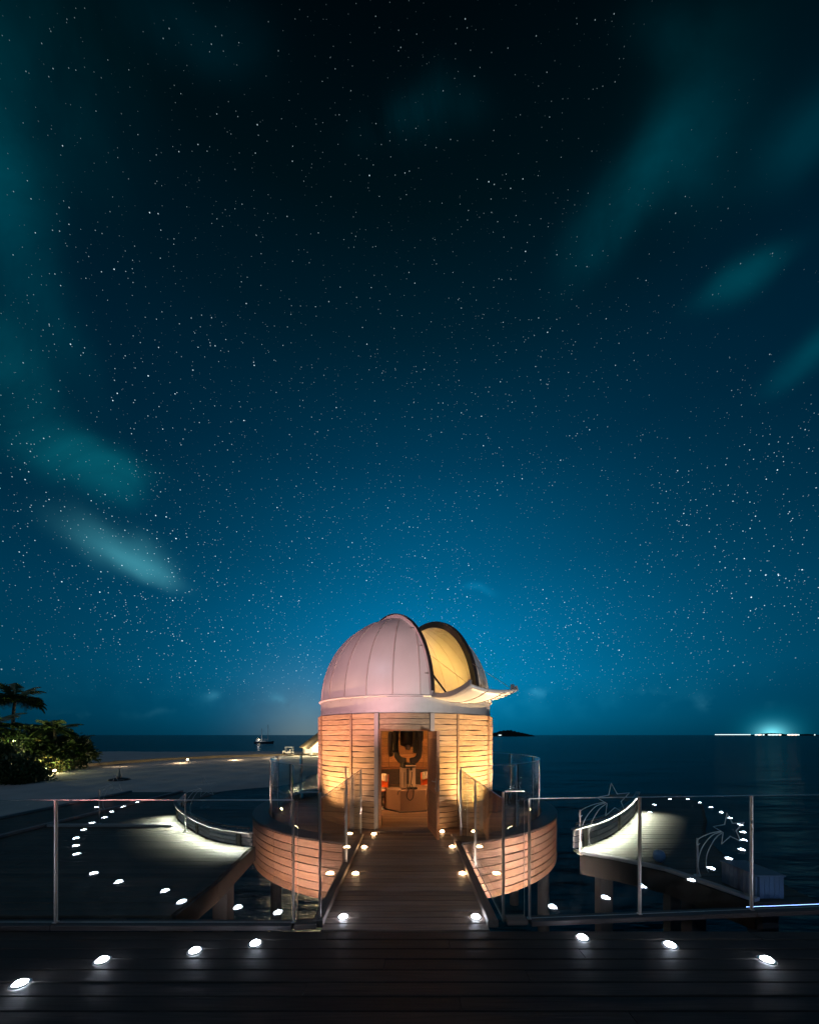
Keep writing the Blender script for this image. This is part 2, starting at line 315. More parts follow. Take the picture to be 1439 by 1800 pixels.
class MB:
    def __init__(self): self.v = []; self.f = []; self.m = []
    def add(self, verts, faces, mi=0):
        o = len(self.v); self.v += [Vector(p) for p in verts]; self.f += [tuple(i + o for i in f) for f in faces]; self.m += [mi] * len(faces)
    def box(self, x0, x1, y0, y1, z0, z1, mi=0, mat=None):
        vs = [Vector(p) for p in ((x0, y0, z0), (x1, y0, z0), (x1, y1, z0), (x0, y1, z0), (x0, y0, z1), (x1, y0, z1), (x1, y1, z1), (x0, y1, z1))]
        if mat: vs = [mat @ p for p in vs]
        self.add(vs, [(0, 3, 2, 1), (4, 5, 6, 7), (0, 1, 5, 4), (1, 2, 6, 5), (2, 3, 7, 6), (3, 0, 4, 7)], mi)
    def bevbox(self, x0, x1, y0, y1, z0, z1, b=0.006, mi=0, mat=None):
        """box whose top and long edges are eased"""
        vs = []
        for z, s in ((z0, b), (z0 + b, 0), (z1 - b, 0), (z1, b)):
            vs += [(x0 + s, y0 + s, z), (x1 - s, y0 + s, z), (x1 - s, y1 - s, z), (x0 + s, y1 - s, z)]
        vs = [Vector(p) for p in vs]
        if mat: vs = [mat @ p for p in vs]
        fs = [(3, 2, 1, 0), (12, 13, 14, 15)]
        for k in range(3):
            for i in range(4):
                j = (i + 1) % 4; fs.append((4 * k + i, 4 * k + j, 4 * k + 4 + j, 4 * k + 4 + i))
        self.add(vs, fs, mi)
    def tube(self, pts, r, n=6, mi=0, closed=False, caps=True):
        pts = [Vector(p) for p in pts]; N = len(pts); rs = r if isinstance(r, (list, tuple)) else [r] * N
        vs = []; up = None
        for i, p in enumerate(pts):
            if closed: t = pts[(i + 1) % N] - pts[i - 1]
            else: t = pts[min(i + 1, N - 1)] - pts[max(i - 1, 0)]
            t.normalize()
            if up is None:
                up = Vector((0, 0, 1)) if abs(t.z) < 0.9 else Vector((1, 0, 0))
            a = t.cross(up)
            if a.length < 1e-4: a = t.cross(Vector((0.3, 1, 0.2)))
            a.normalize(); b = a.cross(t); b.normalize(); up = b
            for k in range(n):
                th = 2 * math.pi * k / n; vs.append(p + (a * math.cos(th) + b * math.sin(th)) * rs[i])
        fs = []
        for i in range(N if closed else N - 1):
            j = (i + 1) % N
            for k in range(n):
                l = (k + 1) % n; fs.append((i * n + k, i * n + l, j * n + l, j * n + k))
        if caps and not closed:
            fs.append(tuple(range(n))[::-1]); fs.append(tuple((N - 1) * n + k for k in range(n)))
        self.add(vs, fs, mi)
    def lathe(self, prof, n=24, c=(0, 0, 0), mi=0, a0=0.0, a1=2 * math.pi):
        full = abs(a1 - a0 - 2 * math.pi) < 1e-6; cols = n if full else n + 1
        vs = []
        for i in range(cols):
            th = a0 + (a1 - a0) * i / n
            for r, z in prof: vs.append((c[0] + r * math.cos(th), c[1] + r * math.sin(th), c[2] + z))
        k = len(prof); fs = []
        for i in range(n):
            j = (i + 1) % cols
            for q in range(k - 1): fs.append((i * k + q, j * k + q, j * k + q + 1, i * k + q + 1))
        self.add(vs, fs, mi)
    def mesh(self, name, mats, smooth=False):
        if not isinstance(mats, (list, tuple)): mats = [mats]
        me = me_from(name, self.v, self.f, smooth, mats, self.m)
        bm = bmesh.new(); bm.from_mesh(me); bmesh.ops.recalc_face_normals(bm, faces=bm.faces); bm.to_mesh(me); bm.free()
        return me

def ob(name, me, parent=None, loc=(0, 0, 0), rz=0.0, rot=None):
    o = bpy.data.objects.new(name, me); COL.objects.link(o); o.location = loc
    o.rotation_euler = rot if rot else (0, 0, rz)
    if parent: o.parent = parent
    return o
def tag(o, label=None, cat=None, group=None, kind=None):
    if label: o['label'] = label
    if cat: o['category'] = cat
    if group: o['group'] = group
    if kind: o['kind'] = kind
    return o
def thing(name, label, cat, loc=(0, 0, 0), rz=0.0, group=None):
    return tag(ob(name, None, None, loc, rz), label, cat, group)
def struct(name, me=None, loc=(0, 0, 0)):
    return tag(ob(name, me, None, loc), kind='structure')
def lamp(kind, name, parent, loc, energy, col, size=0.05, target=None, cone=70, blend=0.6, sy=None):
    d = bpy.data.lights.new(name, kind); d.energy = energy; d.color = col
    if kind == 'AREA':
        d.size = size
        if sy: d.shape = 'RECTANGLE'; d.size_y = sy
    else: d.shadow_soft_size = size
    if kind == 'SPOT': d.spot_size = R(cone); d.spot_blend = blend
    o = bpy.data.objects.new(name, d); COL.objects.link(o); o.location = loc
    if target is not None:
        o.rotation_euler = (Vector(target) - Vector(loc)).to_track_quat('-Z', 'Y').to_euler()
    if parent: o.parent = parent
    return o

def P(px, py, z=0.0):
    """where the line of sight through a photo point meets height z (layout measuring only)"""
    Y = (EYE - z) * FPX / (py - HOR); return Vector(((px - 719.5) / FPX * Y, Y, z))
SAND, SEA = -2.65, -3.0

# ------------------------------------------------------------------ sea, sand
mb = MB(); mb.add([(-30000, -400, SEA), (30000, -400, SEA), (30000, 40000, SEA), (-30000, 40000, SEA)], [(0, 1, 2, 3)])
sea = struct('sea', mb.mesh('sea', M_WATER))

def sand_h(x, y):
    # beach lies left of a curved waterline and ends in a spit behind the tower
    edge = -17.8 + max(0, y - 26) * 0.62 if y < 34 else -12.8 + (y - 34) * 0.14
    edge += 1.2 * math.sin(y * 0.21) + 0.5 * math.sin(y * 0.57)
    d = edge - x
    far = 99 + 1.5 * math.sin(x * 0.13) + (x + 60) * 0.02 - y
    s = min(d, far, y - 4)
    t = max(0.0, min(1.0, (s + 3.0) / 6.0)); t = t * t * (3 - 2 * t)
    return SEA - 0.55 + t * (SAND - SEA + 0.55) + 0.05 * math.sin(x * 0.9 + y * 0.4) * math.sin(y * 0.7 - x * 0.3) + 0.03 * math.sin(x * 2.1) * math.sin(y * 1.7)
xs = [-130 + i * 1.0 for i in range(135)]; ys = [2 + j * 0.9 for j in range(114)]
vs = [(x, y, sand_h(x, y)) for y in ys for x in xs]; nx = len(xs)
fs = [(j * nx + i, j * nx + i + 1, (j + 1) * nx + i + 1, (j + 1) * nx + i) for j in range(len(ys) - 1) for i in range(nx - 1)]
struct('beach_sand', me_from('beach_sand', vs, fs, True, [M_SAND]))

# ------------------------------------------------------------------ viewing deck (foreground)
PW = 0.138
deck = struct('viewing_deck')
plank_cache = {}
def plank_mesh(L, Wd, mat, T=0.034, var=0):
    key = (round(L, 3), round(Wd, 3), mat.name, T, var)
    if key not in plank_cache:
        m = MB(); m.bevbox(-L / 2, L / 2, -Wd / 2, Wd / 2, -T, 0, 0.005); plank_cache[key] = m.mesh('plank', mat)
    return plank_cache[key]
def lay(parent, x0, x1, y, wd, mat, z=0.0, name='plank'):
    L = round((x1 - x0) / 0.05) * 0.05
    if L < 0.12: return
    o = ob(name, plank_mesh(L, wd, mat), parent, ((x0 + x1) / 2, y, z + random.uniform(-0.002, 0.002)), 0)
    return o
y = 3.33 - PW / 2; row = 0
while y > 1.6:
    xb = [-7.0, -3.4 - 0.9 * (row % 3), 0.35 + 0.8 * ((row * 2) % 5 - 2) * 0.7, 3.2 + 0.7 * (row % 2), 7.0]
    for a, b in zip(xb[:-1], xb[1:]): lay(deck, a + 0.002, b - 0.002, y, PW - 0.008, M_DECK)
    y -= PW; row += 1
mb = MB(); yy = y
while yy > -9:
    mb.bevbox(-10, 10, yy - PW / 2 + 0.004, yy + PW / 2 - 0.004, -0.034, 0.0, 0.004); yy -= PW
for sx in (-1, 1):
    q = y + PW
    for k in range(13):
        yq = 3.33 - PW / 2 - k * PW
        mb.bevbox(min(sx * 7.006, sx * 10), max(sx * 7.006, sx * 10), yq - PW / 2 + 0.004, yq + PW / 2 - 0.004, -0.034, 0.0, 0.004)
tag(ob('rear_boards', mb.mesh('rear_boards', M_DECK), deck), kind='stuff')
mb = MB(); mb.box(-10, 10, -9, 3.3, -0.2, -0.05); mb.box(-10, -0.95, 3.3, 3.34, -0.5, -0.05); mb.box(0.95, 10, 3.3, 3.34, -0.5, -0.05)
ob('joists', mb.mesh('joists', M_LINER), deck)
for x in (-8.5, -5.5, -2.6, 2.6, 5.5, 8.5):
    mb = MB(); mb.box(-0.13, 0.13, -0.13, 0.13, SEA - 0.6, -0.2); ob('pile', mb.mesh('pile', M_PILE), deck, (x, 2.9, 0))

# ------------------------------------------------------------------ footbridge
bridge = struct('footbridge')
y = 3.342 + 0.06; 
BC = -0.04
while y < 6.72:
    o = ob('plank', plank_mesh(1.6, 0.112, M_BRIDGE, var=random.randrange(2)), bridge, (BC, y, random.uniform(-0.002, 0.003))); y += 0.12
for s in (-1, 1):
    mb = MB(); mb.bevbox(-1.5, 1.5, -0.05, 0.05, 0, 0.075, 0.008)
    ob('kerb', mb.mesh('kerb', M_KERB), bridge, (BC + s * 0.845, 4.9, -0.01), R(90))
    mb = MB(); mb.box(-0.04, 0.04, 3.35, 6.4, -0.42, -0.04); ob('beam', mb.mesh('beam', M_DARKWOOD), bridge, (BC + s * 0.74, 0, 0))
mb = MB(); mb.box(-0.7, 0.7, 3.36, 6.4, -0.2, -0.05); ob('underlay', mb.mesh('underlay', M_LINER), bridge, (BC, 0, 0))

# ------------------------------------------------------------------ glass railings
def pane_mesh(L, H, chamfer=None, t=0.012):
    """upright pane along local X; faces glass, rim a ground edge"""
    if chamfer is None: out = [(0, 0), (L, 0), (L, H), (0, H)]
    else: out = chamfer
    n = len(out); v = [(x, -t / 2, z) for x, z in out] + [(x, t / 2, z) for x, z in out]
    f = [tuple(range(n)), tuple(range(n, 2 * n))[::-1]]; fm = [0, 0]
    for i in range(n):
        j = (i + 1) % n; f.append((i, n + i, n + j, j)); fm.append(1)
    me = me_from('pane', v, f, False, [M_GLASS, M_EDGE], fm)
    return me
def railing(name, label, pts, H, z0=0.0, posts=True, post_h=None, kerb=True, pw=0.011, toprail=True):
    p0 = Vector((pts[0][0], pts[0][1], 0)); t = thing(name, label, 'railing', (p0.x, p0.y, z0))
    for i, (a, b) in enumerate(zip(pts[:-1], pts[1:])):
        A, B = Vector((a[0], a[1], 0)), Vector((b[0], b[1], 0)); d = B - A; L = d.length; rz = math.atan2(d.y, d.x); u = d / L
        g = ob('pane', pane_mesh(L - 0.03, H - 0.055), t, (A + u * 0.015 - p0) + Vector((0, 0, 0.055)), rz)
        if toprail:
            mb = MB(); mb.bevbox(0.0, L, -0.008, 0.008, 0, 0.007, 0.002); ob('top_trim', mb.mesh('top_trim', M_STEEL), t, (A - p0) + Vector((0, 0, H + 0.002)), rz)
        if kerb:
            mb = MB(); mb.bevbox(0.002, L - 0.002, -0.06, 0.06, 0, 0.05, 0.006); ob('kerb', mb.mesh('kerb', M_DARKWOOD), t, A - p0, rz)
    if posts:
        for i, a in enumerate(pts):
            A = Vector((a[0], a[1], 0)); h = H if post_h is None else post_h
            mb = MB(); mb.bevbox(-pw / 2, pw / 2, -0.011, 0.011, 0.052, h + 0.001, 0.002)
            mb.bevbox(-0.018, 0.018, -0.02, 0.02, 0.05, 0.06, 0.002)
            ob('post', mb.mesh('post', M_STEEL), t, A - p0)
    return t
YL = 3.385
railing('glass_railing', 'long clear glass railing beside the beach along the dark deck edge', [(-1.11, YL), (-3.39, YL), (-5.67, YL), (-7.95, YL)], 1.222)
def yr(x): return 3.44 + (x - 0.93) * 0.075
railing('glass_railing', 'clear glass railing with star ornaments and blue box behind it', [(x, yr(x)) for x in (1.17, 2.31, 3.52, 4.72, 5.92, 7.1)], 1.222)
# taller corner panes beside the bridge mouth
def corner(label, xa, xb, ya, yb):
    t = thing('corner_screen', label, 'railing', (xa, ya, 0))
    d = Vector((xb - xa, yb - ya, 0)); L = d.length; rz = math.atan2(d.y, d.x)
    H = 1.285
    ob('pane', pane_mesh(0, 0, [(0.012, 0.03), (L - 0.01, 0.03), (L - 0.01, 1.2), (L + 0.07, 1.215), (L - 0.008, H), (0.012, H)]), t, (0, 0.03, 0), rz)  # sloped ear past the post is a reflection built into the pane's shape
    mb = MB(); mb.bevbox(-0.009, 0.009, -0.012, 0.012, 0.0, H, 0.002); ob('post', mb.mesh('post', M_STEEL), t, (0, 0.03, 0))
    mb = MB(); mb.bevbox(0.014, L - 0.012, -0.008, 0.008, 0, 0.012, 0.003); ob('top_trim', mb.mesh('top_trim', M_STEEL), t, (0, 0.03, H + 0.002), rz)
    mb = MB(); mb.bevbox(0.02, L, -0.05, 0.07, 0, 0.05, 0.006); ob('kerb', mb.mesh('kerb', M_KERB), t, (0, 0.0, 0), rz)
corner('short tall glass corner screen at the bridge mouth, beach side', -0.875, -1.10, 3.43, 3.41)
corner('short tall glass corner screen at the bridge mouth, star ornament side', 0.93, 1.15, 3.47, 3.475)
for s, lab in ((-1, 'glass side screen of the footbridge on the beach side'), (1, 'glass side screen of the footbridge on the star ornament side')):
    t = thing('bridge_screen', lab, 'railing', (0.02 + s * 0.905, 3.5, 0), R(90))
    for k, (a, b) in enumerate(((0.0, 1.45), (1.47, 2.92))):
        ob('pane', pane_mesh(b - a, 1.2), t, (a, 0, 0.02))
    for a in (1.46, 2.935):
        mb = MB(); mb.bevbox(-0.007, 0.007, -0.014, 0.014, 0, 1.222, 0.002); ob('post', mb.mesh('post', M_STEEL), t, (a, 0, 0))

# ------------------------------------------------------------------ round terrace
CX, CY = -0.1, 9.0
RT, RG, RW = 2.16, 3.2, 3.56
terr = struct('round_terrace', None, (CX, CY, 0))
y = -3.1
while y < 3.2:
    o_ = math.sqrt(max(0, 3.27 ** 2 - y * y)); i_ = math.sqrt(max(0, 2.12 ** 2 - y * y)) if abs(y) < 2.12 else 0
    if i_ > 0.3:
        for s in (-1, 1):
            a, b = sorted((s * i_, s * o_)); lay(terr, a, b, y, 0.112, M_FLOOR)
    else:
        lay(terr, -o_, -0.02, y, 0.112, M_FLOOR); lay(terr, 0.02, o_, y, 0.112, M_FLOOR)
    y += 0.12
mb = MB(); mb.lathe([(0.0, -0.05), (3.36, -0.05), (3.36, -0.75), (3.1, -0.75), (3.1, -0.2), (0, -0.2)], 64); ob('platform', mb.mesh('platform', M_LINER), terr)
for a in (20, 60, 100, 140, 180, 345):
    mb = MB(); mb.lathe([(0, -0.6), (0.12, -0.6), (0.12, -1.35), (0.13, -1.35), (0.13, SEA - 0.5), (0, SEA - 0.5)], 12)
    ob('pile', mb.mesh('pile', M_PILE, True), terr, (3.3 * math.cos(R(a)), 3.3 * math.sin(R(a)), 0))

def arcboard(r0, r1, half, z0, z1, segs, wob=0.0, seed=0, mat=None, name='plank'):
    """curved board centred on the local -Y direction; ends at +-half radians"""
    rnd = random.Random(seed); v = []; ph = rnd.uniform(0, 6.28)
    for i in range(segs + 1):
        th = -half + 2 * half * i / segs
        w0 = wob * math.sin(ph + 2.2 * i / segs * 3.1) + rnd.uniform(-wob, wob) * 0.5; w1 = wob * math.sin(ph + 1.3 + 1.7 * i / segs * 3.1) + rnd.uniform(-wob, wob) * 0.5
        rr = r1 + rnd.uniform(-wob, wob) * 0.4; b = min(0.006, (z1 - z0) * 0.1)
        for r, z in ((r0, z0 + w0), (rr - 0.005, z0 + w0), (rr, z0 + w0 + b), (rr, z1 + w1 - b), (rr - 0.005, z1 + w1), (r0, z1 + w1)):
            v.append((r * math.sin(th), -r * math.cos(th), z))
    f = []; k = 6
    for i in range(segs):
        for q in range(k):
            p = (q + 1) % k; f.append((i * k + q, (i + 1) * k + q, (i + 1) * k + p, i * k + p))
    f.append(tuple(range(k))); f.append(tuple(segs * k + q for q in range(k))[::-1])
    me = me_from(name, v, f, False, [mat])
    bm = bmesh.new(); bm.from_mesh(me); bmesh.ops.recalc_face_normals(bm, faces=bm.faces); bm.to_mesh(me); bm.free()
    return me
# skirt of curved boards round the terrace
skirt = thing('terrace_skirt', 'curved skirt of reddish boards round the terrace with dark cap', 'wall', (CX, CY, 0))
ZT, ZB, NB = 0.13, -0.80, 7
ph = (ZT - ZB) / NB
sk_var = {}
A0 = 15.6
seg = (360 - 2 * A0) / 13
for k in range(13):
    ac = A0 + seg * (k + 0.5)
    for j in range(NB):
        key = (j, k % 3)
        if key not in sk_var:
            sk_var[key] = arcboard(RW - 0.03, RW, R(seg / 2) - 0.0012, ZB + j * ph, ZB + (j + 1) * ph - 0.014, 6, 0.0022, 100 + j * 7 + k, M_SKIRT)
        ob('plank', sk_var[key], skirt, (0, 0, 0), R(ac))
    if k > 0:
        mb = MB(); mb.box(-0.05, 0.05, -(RW - 0.032), -(RW - 0.09), ZB, ZT - 0.02); ob('stud', mb.mesh('stud', M_DARKWOOD), skirt, (0, 0, 0), R(A0 + seg * k))
mb = MB(); mb.lathe([(RW - 0.10, ZB + 0.02), (RW - 0.10, ZT - 0.03)], 80, a0=R(-90 + A0), a1=R(270 - A0)); ob('backing', mb.mesh('backing', M_LINER), skirt)
mb = MB(); mb.lathe([(RG + 0.04, 0.0), (RG + 0.04, ZT + 0.028), (RG + 0.05, ZT + 0.034), (RW - 0.004, ZT + 0.034), (RW + 0.012, ZT + 0.026), (RW + 0.012, ZT + 0.001), (RG + 0.3, ZT - 0.001)], 96, a0=R(-90 + A0 - 0.6), a1=R(270 - A0 + 0.6))
ob('cap', mb.mesh('cap', M_DARKWOOD, False), skirt)

# circular glass screen on the terrace
gl = thing('terrace_screen', 'curved glass screen standing on the round terrace round the tower', 'railing', (CX, CY, 0))
A1, NG = 17.5, 14
sg = (360 - 2 * A1) / NG; GH = 1.31
def arcpane(half, segs=10, t=0.012):
    v = []; f = []; fm = []
    for i in range(segs + 1):
        th = -half + 2 * half * i / segs
        for r, z in ((RG, 0.02), (RG + t, 0.02), (RG + t, GH), (RG, GH)): v.append((r * math.sin(th), -r * math.cos(th), z))
    for i in range(segs):
        for q in range(4):
            p = (q + 1) % 4; f.append((i * 4 + q, (i + 1) * 4 + q, (i + 1) * 4 + p, i * 4 + p)); fm.append(1 if q in (0, 2) else 0)
    f.append((0, 1, 2, 3)); fm.append(1); f.append((segs * 4 + 3, segs * 4 + 2, segs * 4 + 1, segs * 4)); fm.append(1)
    me = me_from('pane', v, f, True, [M_GLASS, M_EDGE], fm)
    return me
mb = MB(); mb.lathe([(RG - 0.003, GH + 0.003), (RG + 0.015, GH + 0.003), (RG + 0.015, GH + 0.010), (RG - 0.003, GH + 0.010), (RG - 0.003, GH + 0.003)], 110, a0=R(-90 + A1), a1=R(270 - A1)); ob('top_trim', mb.mesh('top_trim', M_STEEL), gl)
apm = arcpane(R(sg / 2) - 0.001)
mb = MB(); mb.bevbox(-0.008, 0.008, -RG - 0.024, -RG - 0.013, 0.0, GH + 0.002, 0.002); gpost = mb.mesh('post', M_STEEL)
for k in range(NG):
    ob('pane', apm, gl, (0, 0, 0), R(A1 + sg * (k + 0.5)))
for k in range(0, NG + 1, 2): ob('post', gpost, gl, (0, 0, 0), R(A1 + sg * k))

# ------------------------------------------------------------------ observatory tower
obs = thing('observatory', 'round timber observatory tower with open white dome and lit doorway', 'observatory', (CX, CY, 0))
wall = ob('wall', None, obs)
ZTOP, NC = 2.285, 21
ch = (ZTOP - 0.0) / NC
bays = [(15.0, 30.0), (-30.0, -15.0)] + [(30 + 30 * k, 60 + 30 * k) for k in range(10)]
cv = {}
for bi, (a, b) in enumerate(bays):
    for j in range(NC):
        w = b - a; key = (w, (j * 5 + bi * 3) % 7)
        if key not in cv:
            cv[key] = arcboard(RT - 0.03, RT, R(w / 2) - 0.008, 0, ch - 0.011, 4 if w < 20 else 6, 0.0042, 300 + len(cv) * 13, M_CLAD)
        ob('plank', cv[key], wall, (0, 0, j * ch), R((a + b) / 2))
hd = arcboard(RT - 0.03, RT, R(14.2), 0, ch - 0.011, 5, 0.003, 77, M_CLAD)
for j in (18, 19, 20): ob('plank', hd, wall, (0, 0, j * ch), 0)
mb = MB(); mb.lathe([(RT - 0.032, 0.0), (RT - 0.032, ZTOP), (RT - 0.07, ZTOP), (RT - 0.07, 0.0)], 96, a0=R(-90 + 14.4), a1=R(270 - 14.4)); ob('liner', mb.mesh('liner', M_LINER), obs)
mb = MB(); mb.lathe([(RT - 0.032, 18 * ch - 0.01), (RT - 0.032, ZTOP), (RT - 0.07, ZTOP), (RT - 0.07, 18 * ch - 0.01), (RT - 0.032, 18 * ch - 0.01)], 8, a0=R(-90 - 14.4), a1=R(-90 + 14.4)); ob('header', mb.mesh('header', M_DARKWOOD), obs)
# inside panelling: boards seen through the doorway
inner = ob('inner_panelling', None, obs)
ib = arcboard(RT - 0.105, RT - 0.075, R(15) - 0.004, 0, 0.24, 6, 0, 5, M_INNER, 'board')
for k in range(11):
    for j in range(9): ob('board', ib, inner, (0, 0, 0.02 + j * 0.247), R(30 + 30 * (k + 0.0)))
# battens over the bay joints and the grey door frame posts
mb = MB(); mb.bevbox(-0.024, 0.024, -RT - 0.018, -RT + 0.02, 0.0, ZTOP - 0.004, 0.004); bat = mb.mesh('batten', M_BATTEN)
for a in [30 + 30 * k for k in range(11)]: ob('batten', bat, obs, (0, 0, 0), R(a))
mb = MB(); mb.bevbox(-0.042, 0.042, -RT - 0.06, -RT + 0.06, 0.0, ZTOP - 0.006, 0.006); fp = mb.mesh('door_post', M_POSTG)
for a in (-14.3, 14.3): ob('door_post', fp, obs, (0, 0, 0), R(a))
# door lining and threshold
dl = ob('door_frame', None, obs)
DZ = 18 * ch - 0.03
for x0, x1 in ((-0.50, -0.455), (0.455, 0.50)):
    mb = MB(); mb.bevbox(x0, x1, -2.14, -1.98, 0.0, DZ, 0.005); ob('jamb', mb.mesh('jamb', M_DOOR), dl)
mb = MB(); mb.bevbox(-0.50, 0.50, -2.14, -1.98, DZ + 0.001, DZ + 0.045, 0.005); ob('lintel', mb.mesh('lintel', M_DOOR), dl)
mb = MB(); mb.bevbox(-0.56, 0.56, -2.33, -2.02, 0.004, 0.03, 0.006); ob('threshold', mb.mesh('threshold', M_KERB), dl)
# open door leaf, hinged on one jamb and standing out over the bridge
door = ob('door', None, obs, (0.478, -2.07, 0.035), R(-82))
dw, dh = 0.84, DZ - 0.045
mb = MB(); mb.bevbox(0, dw, -0.024, 0.024, 0, dh, 0.004); ob('leaf', mb.mesh('leaf', M_DOOR), door)
for z0, z1 in ((0.14, 0.78), (0.92, dh - 0.14)):
    mb = MB(); mb.bevbox(0.12, dw - 0.12, -0.031, -0.024, z0, z1, 0.003); ob('panel', mb.mesh('panel', M_DOOR), door)
mb = MB(); mb.box(dw - 0.085, dw - 0.05, -0.028, -0.0245, 0.82, 1.06)
mb.tube([(dw - 0.067, -0.026, 1.0), (dw - 0.067, -0.07, 1.0), (dw - 0.17, -0.072, 1.0)], 0.009, 8)
mb.tube([(dw - 0.067, -0.026, 0.88), (dw - 0.067, -0.045, 0.88)], 0.014, 10)
ob('handle', mb.mesh('handle', M_STEEL), door)
mb = MB(); mb.box(dw + 0.0005, dw + 0.003, -0.009, 0.009, 0.84, 1.04); ob('lock_plate', mb.mesh('lock_plate', M_POSTG), door)
for z in (0.2, dh / 2, dh - 0.2):
    mb = MB(); mb.tube([(-0.008, 0.022, z - 0.05), (-0.008, 0.022, z + 0.05)], 0.009, 8); ob('hinge', mb.mesh('hinge', M_STEEL), door)
# floor inside
fl = ob('floor', None, obs)
y = -2.0
while y < 2.0:
    h = math.sqrt(2.03 ** 2 - y * y)
    if h > 0.3:
        L = round(2 * h / 0.1) * 0.1
        ob('plank', plank_mesh(L, 0.112, M_FLOOR), fl, (0, y, 0.012 + random.uniform(-0.001, 0.001)))
    y += 0.12
# metal band and dome ring
mb = MB(); mb.lathe([(2.085, ZTOP - 0.05), (2.125, ZTOP - 0.002), (2.115, ZTOP + 0.012), (2.095, ZTOP + 0.016), (2.095, 2.60), (2.13, 2.605), (2.14, 2.615), (2.14, 2.635), (2.13, 2.645), (2.06, 2.65), (2.06, ZTOP - 0.05)], 120)
band = ob('metal_band', mb.mesh('metal_band', M_BAND, False), obs)
for p in band.data.polygons: p.use_smooth = False
mb = MB()
for k in range(40):
    a = 2 * math.pi * (k + 0.5) / 40
    for z in (2.33, 2.555):
        c = Vector((2.095 * math.sin(a), -2.095 * math.cos(a), z)); n = Vector((math.sin(a), -math.cos(a), 0)); mb.tube([c - n * 0.004, c + n * 0.007], 0.011, 6)
ob('rivets', mb.mesh('rivets', M_SEAM), band)
# dome: 24 gores, slit towards the front right
ZC, RD, PHI, HW = 2.645, 2.095, R(30), 0.57
sv = Vector((math.sin(PHI), -math.cos(PHI), 0)); nv = Vector((math.cos(PHI), math.sin(PHI), 0)); BACK = -0.75
dome = ob('dome', None, obs, (0, 0, ZC))
def cut(bm, co, no, keep_neg=True):
    g = bm.verts[:] + bm.edges[:] + bm.faces[:]
    bmesh.ops.bisect_plane(bm, geom=g, plane_co=co, plane_no=no, clear_outer=keep_neg, clear_inner=not keep_neg, dist=1e-6)
def shell(th0, th1, nt_=4, npv=22, e0=0.0, e1=90.0, r=RD):
    """gore outside and inside skins"""
    bm = bmesh.new()
    for rr, flip in ((r, False), (r - 0.03, True)):
        grid = [[bm.verts.new((rr * math.sin(th0 + (th1 - th0) * i / nt_) * math.cos(R(e0 + (e1 - e0) * j / npv)), -rr * math.cos(th0 + (th1 - th0) * i / nt_) * math.cos(R(e0 + (e1 - e0) * j / npv)), rr * math.sin(R(e0 + (e1 - e0) * j / npv)))) for j in range(npv + 1)] for i in range(nt_ + 1)]
        for i in range(nt_):
            for j in range(npv):
                f = [grid[i][j], grid[i + 1][j], grid[i + 1][j + 1], grid[i][j + 1]]
                bm.faces.new(f[::-1] if flip else f)
    return bm
GN = 24
for k in range(GN):
    th0, th1 = 2 * math.pi * (k - 0.43) / GN + 0.0, 2 * math.pi * (k + 0.57) / GN
    for mode in range(3):
        bm = shell(th0 + 0.0005, th1 - 0.0005)
        if mode == 0: cut(bm, sv * BACK, sv, True)
        else:
            cut(bm, sv * BACK, sv, False)
            if mode == 1: cut(bm, -nv * HW, nv, True)
            else: cut(bm, nv * HW, nv, False)
        if len(bm.faces) > 3:
            me = bpy.data.meshes.new('panel'); bm.to_mesh(me); me.materials.append(M_DOME)
            for p in me.polygons: p.use_smooth = True
            ob('panel', me, dome)
        bm.free()
def in_slit(p): return abs(p.dot(nv)) < HW + 0.0 and p.dot(sv) > BACK
for k in range(GN):
    th = 2 * math.pi * (k - 0.43) / GN
    runs = [[]]
    for j in range(60):
        e_ = R(j * 1.42); p = Vector((math.sin(th) * math.cos(e_), -math.cos(th) * math.cos(e_), math.sin(e_))) * RD
        if in_slit(p): runs.append([])
        else: runs[-1].append((p, e_))
    for run in runs:
        if len(run) < 3: continue
        tn = Vector((math.cos(th), math.sin(th), 0)); m = MB(); vs = []; 
        for p, e_ in run:
            n = p.normalized(); w = 0.015 * max(0.25, math.cos(e_) ** 0.5)
            vs += [p - tn * w - n * 0.002, p - tn * w * 0.6 + n * 0.012, p + tn * w * 0.6 + n * 0.012, p + tn * w - n * 0.002]
        f = [(4 * i + q, 4 * i + q + 1, 4 * i + 5 + q, 4 * i + 4 + q) for i in range(len(run) - 1) for q in range(3)]
        m.add(vs, f); ob('seam', m.mesh('seam', M_SEAM), dome)
        m = MB(); vs = []
        for p, e_ in run:
            n = p.normalized(); q_ = p - n * 0.03; w = 0.010
            vs += [q_ - tn * w + n * 0.002, q_ - n * 0.006, q_ + tn * w + n * 0.002]
        f = [(3 * i + q, 3 * i + q + 1, 3 * i + 4 + q, 3 * i + 3 + q) for i in range(len(run) - 1) for q in range(2)]
        m.add(vs, f); ob('inner_seam', m.mesh('inner_seam', M_SEAM), dome)
